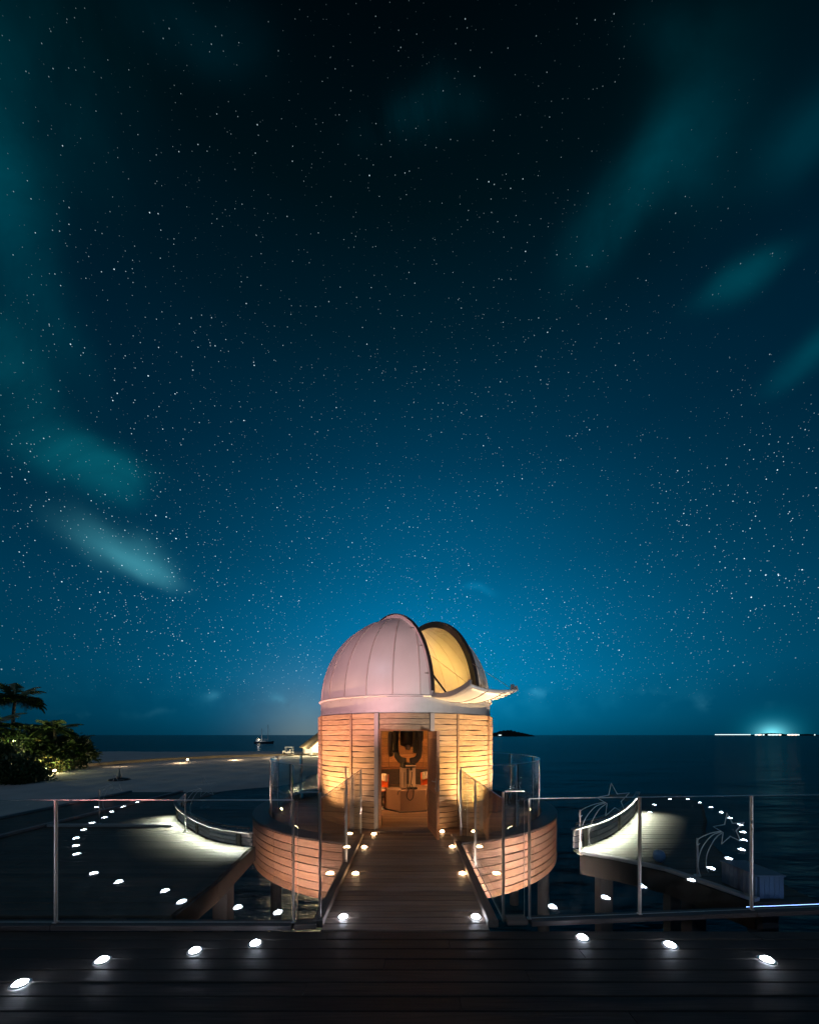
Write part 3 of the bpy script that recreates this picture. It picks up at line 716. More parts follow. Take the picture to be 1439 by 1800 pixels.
# arched rims on both sides of the slit
def rim(sg_, r_in, r_out, o0, o1, mat, t0, t1, name, n=44):
    vs = []
    for i in range(n + 1):
        t = R(t0 + (t1 - t0) * i / n)
        for r, off in ((r_in, o0), (r_out, o0), (r_out, o1), (r_in, o1)):
            rho = math.sqrt(r * r - HW * HW); p = nv * (sg_ * (HW + off)) + sv * (rho * math.cos(t)); vs.append((p.x, p.y, rho * math.sin(t)))
    f = []
    for i in range(n):
        for q in range(4):
            p = (q + 1) % 4; f.append((4 * i + q, 4 * i + p, 4 * i + 4 + p, 4 * i + 4 + q))
    f += [(0, 1, 2, 3), (4 * n + 3, 4 * n + 2, 4 * n + 1, 4 * n)]
    m = MB(); m.add(vs, f); return ob(name, m.mesh(name, mat), dome)
for s in (-1, 1):
    rim(s, RD - 0.06, RD + 0.075, -0.022, 0.012, M_DOME, 0, 112, 'rim')
    rim(s, RD - 0.05, RD + 0.085, -0.042, -0.023, M_RIM, 0, 112, 'rim_seal')
    rim(s, RD + 0.076, RD + 0.092, -0.022, 0.04, M_RIM, 2, 112, 'rim_flange')
# lower hatch swung out flat over its hinge
eh = R(34); HM = Matrix
hinge_c = sv * math.sqrt(RD ** 2 - HW ** 2) + Vector((0, 0, -0.02))
hatch = ob('hatch', None, dome, hinge_c, 0)
# in local frame: X = nv, Y = outward (sv), Z up
basis = Matrix((( -nv.x, sv.x, 0), (-nv.y, sv.y, 0), (0, 0, 1))).to_4x4()
rot = basis @ Matrix.Rotation(R(-104), 4, 'X')
def hp(a, e_, r):
    x = a; rho = math.sqrt(r * r - x * x); q = Vector((x, rho * math.cos(e_) - math.sqrt(RD ** 2 - HW ** 2), rho * math.sin(e_)))
    return rot @ q
NX, NE = 12, 12
m = MB(); vs = []
for r in (RD + 0.012, RD - 0.03):
    for i in range(NX + 1):
        for j in range(NE + 1): vs.append(hp(-HW + 0.02 + (2 * HW - 0.04) * i / NX, eh * j / NE + 0.01, r))
st = (NX + 1) * (NE + 1); f = []
g = lambda k, i, j: k * st + i * (NE + 1) + j
for i in range(NX):
    for j in range(NE):
        f.append((g(0, i, j), g(0, i + 1, j), g(0, i + 1, j + 1), g(0, i, j + 1))); f.append((g(1, i, j + 1), g(1, i + 1, j + 1), g(1, i + 1, j), g(1, i, j)))
for i in range(NX): f.append((g(0, i, 0), g(1, i, 0), g(1, i + 1, 0), g(0, i + 1, 0))); f.append((g(0, i, NE), g(0, i + 1, NE), g(1, i + 1, NE), g(1, i, NE)))
for j in range(NE): f.append((g(0, 0, j), g(0, 0, j + 1), g(1, 0, j + 1), g(1, 0, j))); f.append((g(0, NX, j), g(1, NX, j), g(1, NX, j + 1), g(0, NX, j + 1)))
m.add(vs, f); ob('hatch_skin', m.mesh('hatch_skin', M_DOME, True), hatch)
for s in (-1, 1):
    m = MB(); vs = []
    for j in range(NE + 1):
        e_ = eh * j / NE + 0.01
        for r, o in ((RD + 0.016, 0), (RD + 0.016, 0.022), (RD - 0.075, 0.022), (RD - 0.075, 0)): vs.append(hp(s * (HW - 0.018 + o), e_, r))
    f = []
    for j in range(NE):
        for q in range(4): p = (q + 1) % 4; f.append((4 * j + q, 4 * j + p, 4 * j + 4 + p, 4 * j + 4 + q))
    f += [(0, 1, 2, 3), (4 * NE + 3, 4 * NE + 2, 4 * NE + 1, 4 * NE)]
    m.add(vs, f); ob('hatch_rim', m.mesh('hatch_rim', M_POSTG), hatch)
for a in (-0.2, 0.19):
    m = MB(); m.tube([hp(a, eh * j / NE + 0.012, RD + 0.015) for j in range(NE + 1)], 0.011, 5); ob('hatch_seam', m.mesh('hatch_seam', M_SEAM), hatch)
# strut, stay cable, brackets
pl_ = -nv * (HW - 0.03) + sv * (math.sqrt(RD ** 2 - HW ** 2) * math.cos(R(14))) + Vector((0, 0, RD * math.sin(R(14)) * 0.95)); hl = hp(HW - 0.05, eh * 0.42, RD - 0.05) + hinge_c
m = MB(); m.tube([pl_, hl], 0.016, 8); ob('strut', m.mesh('strut', M_BLACK), dome)
pr_ = nv * (HW - 0.03) + sv * (math.sqrt(RD ** 2 - HW ** 2) * math.cos(R(24))) + Vector((0, 0, RD * math.sin(R(24)) * 0.95)); he = hp(-HW + 0.08, eh * 0.97, RD - 0.04) + hinge_c; hf = hp(HW - 0.05, eh * 0.97, RD - 0.04) + hinge_c
m = MB(); m.tube([pr_, he], 0.004, 5); ob('stay_cable', m.mesh('stay_cable', M_SEAM), dome)
pl2 = -nv * (HW - 0.03) + sv * (math.sqrt(RD ** 2 - HW ** 2) * math.cos(R(27))) + Vector((0, 0, RD * math.sin(R(27)) * 0.95))
m = MB(); m.tube([pl2, hf], 0.004, 5); ob('stay_cable', m.mesh('stay_cable', M_SEAM), dome)
for q in (hf, he):
    m = MB(); m.bevbox(-0.03, 0.03, -0.02, 0.02, -0.02, 0.09, 0.004, mat=Matrix.Translation(q) @ basis); ob('bracket', m.mesh('bracket', M_STEEL), dome)
for s, e_ in ((-1, 12), (-1, 30), (-1, 46), (1, 22), (1, 40), (1, 58)):
    q = nv * (s * (HW + 0.06)) + sv * (math.sqrt(RD ** 2 - HW ** 2) * math.cos(R(e_))) + Vector((0, 0, math.sqrt(RD ** 2 - HW ** 2) * math.sin(R(e_)))); q *= 1.012
    m = MB(); m.tube([q - nv * 0.03, q + nv * 0.03], 0.014, 6); ob('latch', m.mesh('latch', M_STEEL), dome)

# ------------------------------------------------------------------ inside the tower
pl = thing('plinth', 'low brown eight sided plinth block under the telescope', 'plinth', (CX + 0.06, CY - 0.06, 0.012))
def prism(n, r, z0, z1, rot_=0.0, sx=1, sy=1, b=0.012):
    m = MB(); m.lathe([(0, z0), (r - b, z0), (r, z0 + b), (r, z1 - b), (r - b, z1), (0, z1)], n)
    for v in m.v:
        c, s_ = math.cos(rot_), math.sin(rot_); x, y_ = v.x * c - v.y * s_, v.x * s_ + v.y * c; v.x, v.y = x * sx, y_ * sy
    return m
ob('block', prism(6, 0.62, 0, 0.52, R(14)).mesh('block', M_PLINTH), pl)
m = prism(6, 0.66, 0, 0.03, R(14)); ob('base_board', m.mesh('base_board', M_DARKWOOD), pl)
tel = thing('telescope', 'large dark fork mounted telescope on a pale column inside the tower', 'telescope', (CX + 0.06, CY - 0.06, 0.534))
for x in (-0.2, 0.03):
    m = MB(); m.bevbox(x, x + 0.16, -0.14, 0.14, 0, 0.50, 0.008); ob('column', m.mesh('column', M_PALEBOX), tel)
for x in (-0.17, -0.1, -0.07):
    m = MB(); m.tube([(x, -0.143, 0.02), (x, -0.143, 0.39)], 0.004, 5); ob('rod', m.mesh('rod', M_BLACK), tel)
m = prism(12, 0.2, 0.40, 0.50, 0); ob('turntable', m.mesh('turntable', M_BLACK), tel)
m = MB(); m.bevbox(-0.06, 0.2, -0.24, -0.17, 0.44, 0.47, 0.005); ob('control_panel', m.mesh('control_panel', M_PALEBOX), tel)
m = MB(); m.tube([(0.08, -0.2, 0.34), (0.08, -0.2, 0.43)], 0.03, 10); m.tube([(-0.1, -0.19, 0.40), (-0.1, -0.19, 0.54)], 0.05, 10); m.tube([(0.12, -0.16, 0.47), (0.12, -0.16, 0.54)], 0.025, 10); ob('motor', m.mesh('motor', M_CHAR), tel)
# fork
arm = []
for s in (-1, 1):
    m = MB(); pts = [(s * 0.05, 0, 0.56), (s * 0.2, 0, 0.585), (s * 0.275, 0, 0.68), (s * 0.30, 0, 0.85), (s * 0.30, 0, 1.05), (s * 0.29, 0, 1.28)]
    vs = []
    prof = [(0.075, 0.12)] * 2 + [(0.07, 0.12), (0.06, 0.12), (0.058, 0.12), (0.075, 0.12)]
    for i, p in enumerate(pts):
        a = Vector(pts[min(i + 1, 5)]) - Vector(pts[max(i - 1, 0)]); a.normalize(); nn = Vector((-a.z, 0, a.x)); w, d = prof[i]
        for u, v in ((-1, -1), (1, -1), (1, 1), (-1, 1)): vs.append(Vector(p) + nn * u * w + Vector((0, v * d, 0)))
    f = [(4 * i + q, 4 * i + (q + 1) % 4, 4 * i + 4 + (q + 1) % 4, 4 * i + 4 + q) for i in range(5) for q in range(4)] + [(0, 1, 2, 3), (23, 22, 21, 20)]
    m.add(vs, f); o = ob('fork_arm', m.mesh('fork_arm', M_CHAR), tel)
    o.modifiers.new('b', 'BEVEL').width = 0.02
    m = MB(); m.tube([(s * 0.22, 0, 1.2), (s * 0.38, 0, 1.2)], 0.13, 20); ob('bearing', m.mesh('bearing', M_CHAR), tel)
TM = Matrix.Translation((0, 0, 1.22)) @ Matrix.Rotation(R(-18), 4, 'X')
m = MB(); m.lathe([(0, -0.28), (0.15, -0.28), (0.19, -0.26), (0.2, -0.1), (0.2, 0.62), (0.215, 0.62), (0.215, 0.68), (0.19, 0.68), (0.19, 0.3), (0, 0.3)], 28)
for v in m.v: v.xyz = TM @ v
ob('tube', m.mesh('tube', M_BLACK, True), tel)
for x, r in ((-0.34, 0.075), (0.2, 0.06)):
    m = MB(); m.tube([TM @ Vector((x * 0.9, -0.17, -0.5)), TM @ Vector((x * 0.9, -0.17, 0.4))], r, 14); ob('guide_scope', m.mesh('guide_scope', M_BLACK, False), tel)
m = MB(); m.tube([TM @ Vector((0, 0, -0.28)), TM @ Vector((0, 0, -0.38))], 0.06, 14); ob('eyepiece', m.mesh('eyepiece', M_STEEL), tel)
m = MB(); m.tube([(-0.42, 0.25, 0.62 + 0.0), (-0.42, 0.25, 1.25)], 0.0, 4) if False else None
m2 = MB(); m2.lathe([(0, -0.06), (0.29, -0.06), (0.32, -0.03), (0.32, 0.03), (0.29, 0.06), (0, 0.06)], 28)
for v in m2.v: v.xyz = Vector((-0.44, 0.1, 0.98)) + Vector((v.z, v.x * 0.9, v.y))
ob('counterweight_wheel', m2.mesh('counterweight_wheel', M_CHAR), tel)
m = MB(); pts = [(0.10, -0.2, 0.40), (0.09, -0.32, 0.25), (0.05, -0.50, 0.07), (0.0, -0.60, -0.02), (-0.02, -0.63, -0.14), (0.05, -0.64, -0.22), (0.12, -0.63, -0.16), (0.14, -0.60, -0.02), (0.12, -0.4, 0.02), (0.1, -0.22, 0.1)]
def smooth_pts(pts, n=5):
    pts = [Vector(p) for p in pts]; out = []
    for i in range(len(pts) - 1):
        a, b, c, d = pts[max(i - 1, 0)], pts[i], pts[i + 1], pts[min(i + 2, len(pts) - 1)]
        for k in range(n):
            t = k / n; out.append(0.5 * ((2 * b) + (c - a) * t + (2 * a - 5 * b + 4 * c - d) * t * t + (3 * b - a - 3 * c + d) * t ** 3))
    return out + [pts[-1]]
m.tube(smooth_pts(pts), 0.011, 6); ob('cable', m.mesh('cable', M_BLACK), tel)
m = MB(); m.tube(smooth_pts([(-0.05, -0.3, 0.01), (-0.15, -0.52, 0.01), (-0.22, -0.60, -0.02), (-0.24, -0.62, -0.10)]), 0.010, 6); ob('cable', m.mesh('cable', M_BLACK), tel)
for c_ in tel.children:
    if c_.name.split('.')[0] in ('fork_arm', 'bearing', 'tube', 'guide_scope', 'eyepiece', 'counterweight_wheel', 'turntable', 'motor', 'control_panel'): c_.location.z = 0.1
ct = thing('counter', 'dark curved counter along the wall behind the telescope', 'counter', (CX, CY, 0.014))
mb = MB(); mb.lathe([(1.62, 0.0), (1.6, 0.02), (1.6, 0.82), (2.03, 0.82), (2.03, 0.0)], 40, a0=R(15), a1=R(165)); ob('cabinet', mb.mesh('cabinet', M_DARKWOOD), ct)
mb = MB(); mb.lathe([(1.57, 0.822), (1.57, 0.85), (2.035, 0.85), (2.035, 0.822), (1.57, 0.822)], 40, a0=R(14), a1=R(166)); ob('worktop', mb.mesh('worktop', M_DOOR), ct)
hb = thing('hand_controller', 'small black handset lying on the plinth beside the column', 'controller', (CX + 0.16, CY - 0.42, 0.534), R(12))
m = MB(); m.bevbox(-0.12, 0.12, -0.06, 0.06, 0, 0.05, 0.01); ob('case', m.mesh('case', M_BLACK), hb)
m = MB(); m.bevbox(-0.09, 0.02, -0.04, 0.04, 0.051, 0.056, 0.002); ob('display', m.mesh('display', M_CHAR), hb)
def chair(x, y, rz, label):
    t = thing('chair', label, 'chair', (x, y, 0.016), rz)
    m = MB(); m.lathe([(0, 0), (0.22, 0), (0.22, 0.012), (0.05, 0.03), (0.03, 0.06), (0.025, 0.4), (0, 0.4)], 20); ob('pedestal', m.mesh('pedestal', M_WHITE, True), t)
    m = MB(); vs = []; f = []
    for i in range(9):
        u = -1 + 2 * i / 8
        for j in range(10):
            v = j / 9
            if v < 0.5: yv, zv = -0.22 + 0.42 * v / 0.5, 0.42 - 0.02 * math.sin(v * 6.28)
            else: w = (v - 0.5) / 0.5; yv, zv = 0.20 + 0.06 * w, 0.42 + 0.42 * w
            wd = 0.22 - 0.05 * max(0, v - 0.7) / 0.3
            vs.append((u * wd, yv - 0.05 * u * u * (v > 0.5), zv + 0.05 * u * u * (v < 0.6)))
    f = [(i * 10 + j, (i + 1) * 10 + j, (i + 1) * 10 + j + 1, i * 10 + j + 1) for i in range(8) for j in range(9)]
    m.add(vs, f); o = ob('shell', m.mesh('shell', M_ORANGE, True), t); o.modifiers.new('s', 'SOLIDIFY').thickness = 0.012
    m = MB(); m.lathe([(0, 0.44), (0.17, 0.44), (0.205, 0.46), (0.205, 0.485), (0.17, 0.51), (0, 0.515)], 24); ob('seat_cushion', m.mesh('seat_cushion', M_CUSHION, True), t)
    m = MB(); m.bevbox(-0.13, 0.13, 0.15, 0.2, 0.66, 0.86, 0.02); ob('back_cushion', m.mesh('back_cushion', M_CUSHION), t)
chair(CX - 0.68, CY - 0.15, R(-60), 'orange shell chair with cream cushions beside the dark counterweight wheel')
chair(CX + 0.66, CY + 0.3, R(55), 'orange shell chair with cream seat behind the open door')
# wall lamps inside: yellow wash into the dome, orange wash on the panelling
def wall_lamp(a, z, label, ecol, power, tgt, mat, cone=150, grp=None):
    x, y_ = CX + 1.98 * math.sin(R(a)), CY - 1.98 * math.cos(R(a))
    t = thing('wall_lamp', label, 'lamp', (x, y_, z), R(a), grp)
    m = MB(); m.bevbox(-0.06, 0.06, 0.02, 0.075, -0.08, 0.08, 0.008); ob('housing', m.mesh('housing', M_BLACK), t)
    m = MB(); m.bevbox(-0.045, 0.045, 0.008, 0.019, -0.06, 0.06, 0.004); ob('lens', m.mesh('lens', mat), t)
    lamp('SPOT', 'lamp_light', None, (x - 0.06 * math.sin(R(a)), y_ + 0.06 * math.cos(R(a)), z + 0.03), power, ecol, 0.05, tgt, cone, 0.6)
G = 'lamps on the wall inside the tower'
wall_lamp(205, 2.1, 'lamp on the panelling washing the inside of the dome', (1.0, 0.64, 0.15), 560, (CX + 0.9, CY + 0.6, 4.2), M_LAMPW, 150, G)
wall_lamp(300, 2.1, 'lamp on the panelling washing the inside of the dome', (1.0, 0.64, 0.15), 560, (CX + 1.4, CY + 0.4, 3.7), M_LAMPW, 140, G)
wall_lamp(60, 2.0, 'orange lamp on the panelling lighting the wall behind the telescope', (1.0, 0.43, 0.14), 850, (CX - 0.2, CY + 2.0, 1.2), M_LAMPW, 150, 'orange lamps inside the tower')
wall_lamp(-60, 2.0, 'orange lamp on the panelling lighting the wall behind the telescope', (1.0, 0.43, 0.14), 850, (CX + 0.2, CY + 2.0, 1.0), M_LAMPW, 150, 'orange lamps inside the tower')
wall_lamp(24, 1.9, 'orange lamp on the panelling just inside the doorway', (1.0, 0.5, 0.2), 130, (CX - 0.3, CY - 1.2, 0.2), M_LAMPW, 150)

# ------------------------------------------------------------------ floodlights on the terrace
def flood(a, r, z, tgt, col, power, label, cone=100, mat=M_LAMPW, blend=0.9):
    x, y_ = CX + r * math.sin(R(a)), CY - r * math.cos(R(a))
    t = thing('floodlight', label, 'floodlight', (x, y_, z), R(a + 180))
    m = MB(); m.bevbox(-0.07, 0.07, -0.03, 0.03, 0.03, 0.11, 0.008, mat=Matrix.Rotation(R(-40), 4, 'X')); ob('housing', m.mesh('housing', M_BLACK), t)
    m = MB(); m.bevbox(-0.055, 0.055, -0.038, -0.031, 0.042, 0.098, 0.003, mat=Matrix.Rotation(R(-40), 4, 'X')); ob('lens', m.mesh('lens', mat), t)
    m = MB(); m.tube([(-0.075, 0, 0.06), (-0.075, 0, 0.005), (0.075, 0, 0.005), (0.075, 0, 0.06)], 0.006, 6); ob('bracket', m.mesh('bracket', M_STEEL), t)
    d = (Vector(tgt) - Vector((x, y_, z + 0.1))).normalized() * 0.09
    lamp('SPOT', 'flood_light', None, Vector((x, y_, z + 0.1)) + d, power, col, 0.04, tgt, cone, blend)
def rim_pt(a, r, z): return (CX + r * math.sin(R(a)), CY - r * math.cos(R(a)), z)
flood(-44, 3.0, 0.0, rim_pt(-40, 2.1, 1.45), (1.0, 0.56, 0.27), 460, 'small floodlight on the terrace boards lighting the beach side cladding', 92)
flood(42, 3.0, 0.0, rim_pt(40, 2.1, 1.5), (1.0, 0.65, 0.26), 660, 'small floodlight on the terrace boards lighting the cladding below the hatch', 96)
flood(-80, 3.0, 0.0, rim_pt(-70, 1.6, 2.6), (1.0, 0.45, 0.45), 300, 'added pinkish fill floodlight on the terrace boards aimed up at the dome', 80)  # pink lamp added to tint this side of the dome
flood(78, 3.0, 0.0, rim_pt(62, 2.3, 2.3), (1.0, 0.70, 0.46), 620, 'small floodlight on the terrace boards lighting the underside of the hatch', 90)

# unseen fill lamps added at the rear of the deck to brighten the dome
def dome_fill(x, y_, z, tgt, col, power, label, cone):
    t = thing('fill_lamp', label, 'dome_fill', (x, y_, 0))
    m = MB(); m.tube([(0, 0, 0.001), (0, 0, z - 0.12)], 0.04, 10); m.lathe([(0, 0.002), (0.12, 0.002), (0.12, 0.02), (0, 0.02)], 16); ob('pole', m.mesh('pole', M_STEEL), t)
    dv = (Vector(tgt) - Vector((x, y_, z))).normalized()
    m = MB(); o_ = Vector((0, 0, z)); m.tube([o_ - dv * 0.2, o_ + dv * 0.1], 0.1, 14); ob('housing', m.mesh('housing', M_BLACK), t)
    m = MB(); m.tube([o_ + dv * 0.101, o_ + dv * 0.112], 0.085, 14); ob('lens', m.mesh('lens', M_LAMPW), t)
    lamp('SPOT', 'fill_light', None, Vector((x, y_, z)) + dv * 0.16, power, col, 0.08, tgt, cone, 0.5)
dome_fill(-5.2, -2.2, 0.66, (-0.7, CY, 3.75), (1.0, 0.46, 0.46), 4700, 'added unseen fill lamp at the rear of the deck lighting the dome from the beach side', 22)
dome_fill(3.6, -3.0, 0.66, (-0.1, CY, 3.75), (1.0, 0.93, 0.86), 2100, 'added unseen fill lamp at the rear of the deck lighting the dome from the star side', 21)
# fill strips added out of sight under the deck edge to brighten the skirt
def under_fill(x, label, col, power, tgt):
    t = thing('fill_strip', label, 'floodlight', (x, 3.46, -0.42))
    m = MB(); m.bevbox(-0.5, 0.5, -0.05, 0.03, -0.05, 0.05, 0.006); ob('housing', m.mesh('housing', M_BLACK), t)
    m = MB(); m.bevbox(-0.48, 0.48, 0.031, 0.036, -0.035, 0.035, 0.002); ob('diffuser', m.mesh('diffuser', M_WINDOW), t)
    o = lamp('AREA', 'fill_strip_light', None, (x, 3.51, -0.42), power, col, 0.9, tgt, sy=0.06); o.data.spread = R(66)
under_fill(-1.75, 'added unseen fill strip under the deck edge washing the beach side of the terrace skirt', (1.0, 0.66, 0.54), 27, (-1.8, 6.4, -0.36))
under_fill(1.75, 'added unseen fill strip under the deck edge washing the star side of the terrace skirt', (1.0, 0.78, 0.70), 46, (1.8, 6.4, -0.36))

# ------------------------------------------------------------------ deck lights
def led_proto(mat):
    a = MB(); a.lathe([(0.062, 0.0), (0.062, 0.006), (0.056, 0.010), (0.044, 0.012), (0.042, 0.004)], 24)
    b = MB(); b.lathe([(0.0, 0.030), (0.014, 0.0285), (0.027, 0.024), (0.037, 0.016), (0.0415, 0.006)], 24)
    return a.mesh('bezel', M_STEEL, True), b.mesh('lens', mat, True)
LC, LW = led_proto(M_LED), led_proto(M_LEDW)
def led(x, y_, z, label, group, kind=LC):
    t = thing('deck_light', label, 'deck light', (x, y_, z), 0, group)
    ob('bezel', kind[0], t); ob('lens', kind[1], t); return t
g1 = 'deck lights set in the dark viewing deck'
ORD = ('first', 'second', 'third', 'fourth', 'fifth', 'sixth', 'seventh', 'eighth', 'ninth', 'tenth', 'eleventh', 'twelfth', 'thirteenth', 'fourteenth', 'fifteenth', 'sixteenth', 'seventeenth', 'eighteenth')
for k, (px, py) in enumerate(((449, 1660), (343, 1673), (180, 1690), (36, 1731))):
    p = P(px, py); led(p.x, p.y, 0.003, ORD[k] + ' white deck light from the bridge along the beach side railing', g1)
for k, (px, py) in enumerate(((1023, 1650), (1177, 1663), (1347, 1689))):
    p = P(px, py); led(p.x, p.y, 0.003, ORD[k] + ' white deck light from the bridge along the star side railing', g1)
led(-0.67, 3.57, 0.003, 'bright white deck light at the bridge mouth, beach side', g1); led(0.67, 3.57, 0.003, 'bright white deck light at the bridge mouth, star ornament side', g1)
for x, y_, lab in ((-0.715, 4.68, 'warm deck light midway along the bridge, beach side'), (0.70, 4.68, 'warm deck light midway along the bridge, star ornament side'),
                   (-0.74, 5.78, 'warm deck light at the tower end of the bridge, beach side'), (0.70, 5.80, 'warm deck light at the tower end of the bridge, star ornament side'),
                   (-0.66, 6.55, 'warm deck light at the foot of the grey door post'), (0.62, 6.72, 'warm deck light behind the open door leaf')):
    led(x, y_, 0.004, lab, 'warm lights along the footbridge', LW)
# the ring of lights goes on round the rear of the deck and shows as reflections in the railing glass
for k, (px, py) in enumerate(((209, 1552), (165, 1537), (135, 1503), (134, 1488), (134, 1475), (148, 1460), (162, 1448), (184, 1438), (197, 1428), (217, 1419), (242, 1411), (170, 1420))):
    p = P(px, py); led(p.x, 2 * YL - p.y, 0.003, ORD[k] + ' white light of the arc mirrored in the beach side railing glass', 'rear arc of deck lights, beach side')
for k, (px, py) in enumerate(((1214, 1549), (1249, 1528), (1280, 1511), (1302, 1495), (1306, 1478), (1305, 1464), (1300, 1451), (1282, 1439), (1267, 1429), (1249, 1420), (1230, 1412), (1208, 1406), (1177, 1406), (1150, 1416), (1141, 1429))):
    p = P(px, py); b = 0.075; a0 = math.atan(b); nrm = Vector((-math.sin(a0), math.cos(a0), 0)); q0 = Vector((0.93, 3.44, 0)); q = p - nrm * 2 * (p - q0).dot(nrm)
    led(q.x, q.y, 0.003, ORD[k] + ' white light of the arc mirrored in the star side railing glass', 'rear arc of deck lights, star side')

# ------------------------------------------------------------------ side boardwalks and low walls, built in place of glass reflections
def interp(poly, yv):
    for (x0, y0), (x1, y1) in zip(poly[:-1], poly[1:]):
        if y0 <= yv <= y1: return x0 + (x1 - x0) * (yv - y0) / (y1 - y0)
    return None
def reflected_wall(parent_name, label, pts, h, side):
    """low curved wall of three boards between pale blocks, lit by light bars added on its coping"""
    p0 = Vector((*pts[0], 0)); t = thing(parent_name, label, 'low wall', p0)
    sp = smooth_pts([(*p, 0) for p in pts], 3)
    for i in range(len(sp) - 1):
        a, b = sp[i] - p0, sp[i + 1] - p0; d = b - a; L = d.length; rz = math.atan2(d.y, d.x)
        for j in range(3):
            m = MB(); m.bevbox(0.001, L - 0.001, -0.02, 0.02, 0.012 + j * h / 3, (j + 1) * h / 3, 0.004); ob('board', m.mesh('board', M_WALKWALL), t, a, rz)
        m = MB(); m.bevbox(0, L, -0.05, 0.05, h + 0.002, h + 0.03, 0.004); ob('coping', m.mesh('coping', M_WALKWALL), t, a, rz)
        if i % 3 == 1:
            m = MB(); m.bevbox(-0.05, 0.05, -0.045, 0.045, 0.004, h - 0.001, 0.006); ob('block', m.mesh('block', M_WALK), t, a, rz)
    return t, sp
# left
bwl = struct('boardwalk')
WL = [(-2.62, 5.85), (-3.53, 6.27), (-4.83, 7.5), (-5.5, 8.4), (-6.1, 9.6)]
FE = [(-2.45, 3.62), (-2.45, 4.4), (-2.62, 5.86)]
y = 3.68
while y < 11.5:
    x1 = interp(FE, y) if y < 5.86 else (interp(sorted(WL, key=lambda p: p[1]), y) or -6.1) - 0.03
    xm = -5.6 - 0.7 * (int(y / 0.14) % 2)
    if x1 > xm + 0.2:
        lay(bwl, -9.1, xm - 0.002, y, 0.132, M_WALK); lay(bwl, xm + 0.002, x1, y, 0.132, M_WALK)
    else: lay(bwl, -9.1, x1, y, 0.132, M_WALK)
    y += 0.14
for (a, b) in zip(FE[:-1], FE[1:]):
    A, B = Vector((*a, 0)), Vector((*b, 0)); d = B - A
    m = MB(); m.bevbox(0, d.length, -0.06, -0.02, -0.24, -0.002, 0.004); ob('fascia', m.mesh('fascia', M_LINER), bwl, A, math.atan2(d.y, d.x))
for x, y_ in ((-2.75, 4.2), (-2.95, 5.6), (-5.0, 4.4), (-7.4, 4.4), (-5.4, 7.6), (-7.4, 9)):
    m = MB(); m.bevbox(-0.11, 0.11, -0.11, 0.11, SEA - 0.6, -0.05, 0.01); ob('pile', m.mesh('pile', M_PILE), bwl, (x, y_, 0))
for (a, b) in (((-7.35, 5.2), (-7.35, 11.4)), ((-9.0, 5.2), (-9.0, 11.4)), ((-7.25, 7.1), (-4.75, 7.1))):
    A, B = Vector((*a, 0)), Vector((*b, 0)); d = B - A
    m = MB(); m.bevbox(0, d.length, -0.045, 0.045, 0.006, 0.06, 0.006); ob('kerb', m.mesh('kerb', M_WALKWALL), bwl, A, math.atan2(d.y, d.x))
tl, spl = reflected_wall('reflected_wall', 'low curved wall of pale boards lit white, in place of a reflection, beside the beach side of the terrace', WL, 0.2, -1)
# right
bwr = struct('boardwalk')
WR = [(2.66, 5.72), (3.62, 6.44), (5.0, 7.96), (6.15, 9.5)]
OR = [(4.55, 3.9), (4.8, 5.4), (5.4, 6.5), (6.6, 7.9), (7.9, 9.6), (8.4, 11.0)]
ER = [(3.85, 3.9), (3.5, 4.8), (3.1, 5.2), (2.66, 5.5)]
y = 3.98
while y < 11:
    x0 = interp(ER, y) if y < 5.5 else (2.66 if y < 5.72 else ((interp(WR, y) or 6.15) + 0.03))
    x1 = interp(OR, y) or 8.4
    lay(bwr, x0, x1, y, 0.132, M_WALK); y += 0.14
for a, b in zip(ER[:-1], ER[1:]):
    A, B = Vector((*a, 0)), Vector((*b, 0)); d = B - A; rz = math.atan2(d.y, d.x)
    m = MB(); m.bevbox(0, d.length, 0.02, 0.06, -0.3, -0.002, 0.004); ob('fascia', m.mesh('fascia', M_LINER), bwr, A, rz)
    m = MB(); m.bevbox(0, d.length, -0.03, 0.06, 0.006, 0.05, 0.006); ob('kerb', m.mesh('kerb', M_WALKWALL), bwr, A, rz)
for x, y_ in ((3.3, 6.0), (4.1, 5.1), (4.5, 4.5), (5.2, 7.0)):
    m = MB(); m.bevbox(-0.1, 0.1, -0.1, 0.1, SEA - 0.6, -0.05, 0.01); ob('pile', m.mesh('pile', M_PILE), bwr, (x, y_, 0))
tr, spr = reflected_wall('reflected_wall', 'low curved wall of pale boards lit white, in place of a reflection, behind the star ornaments', WR, 0.3, 1)
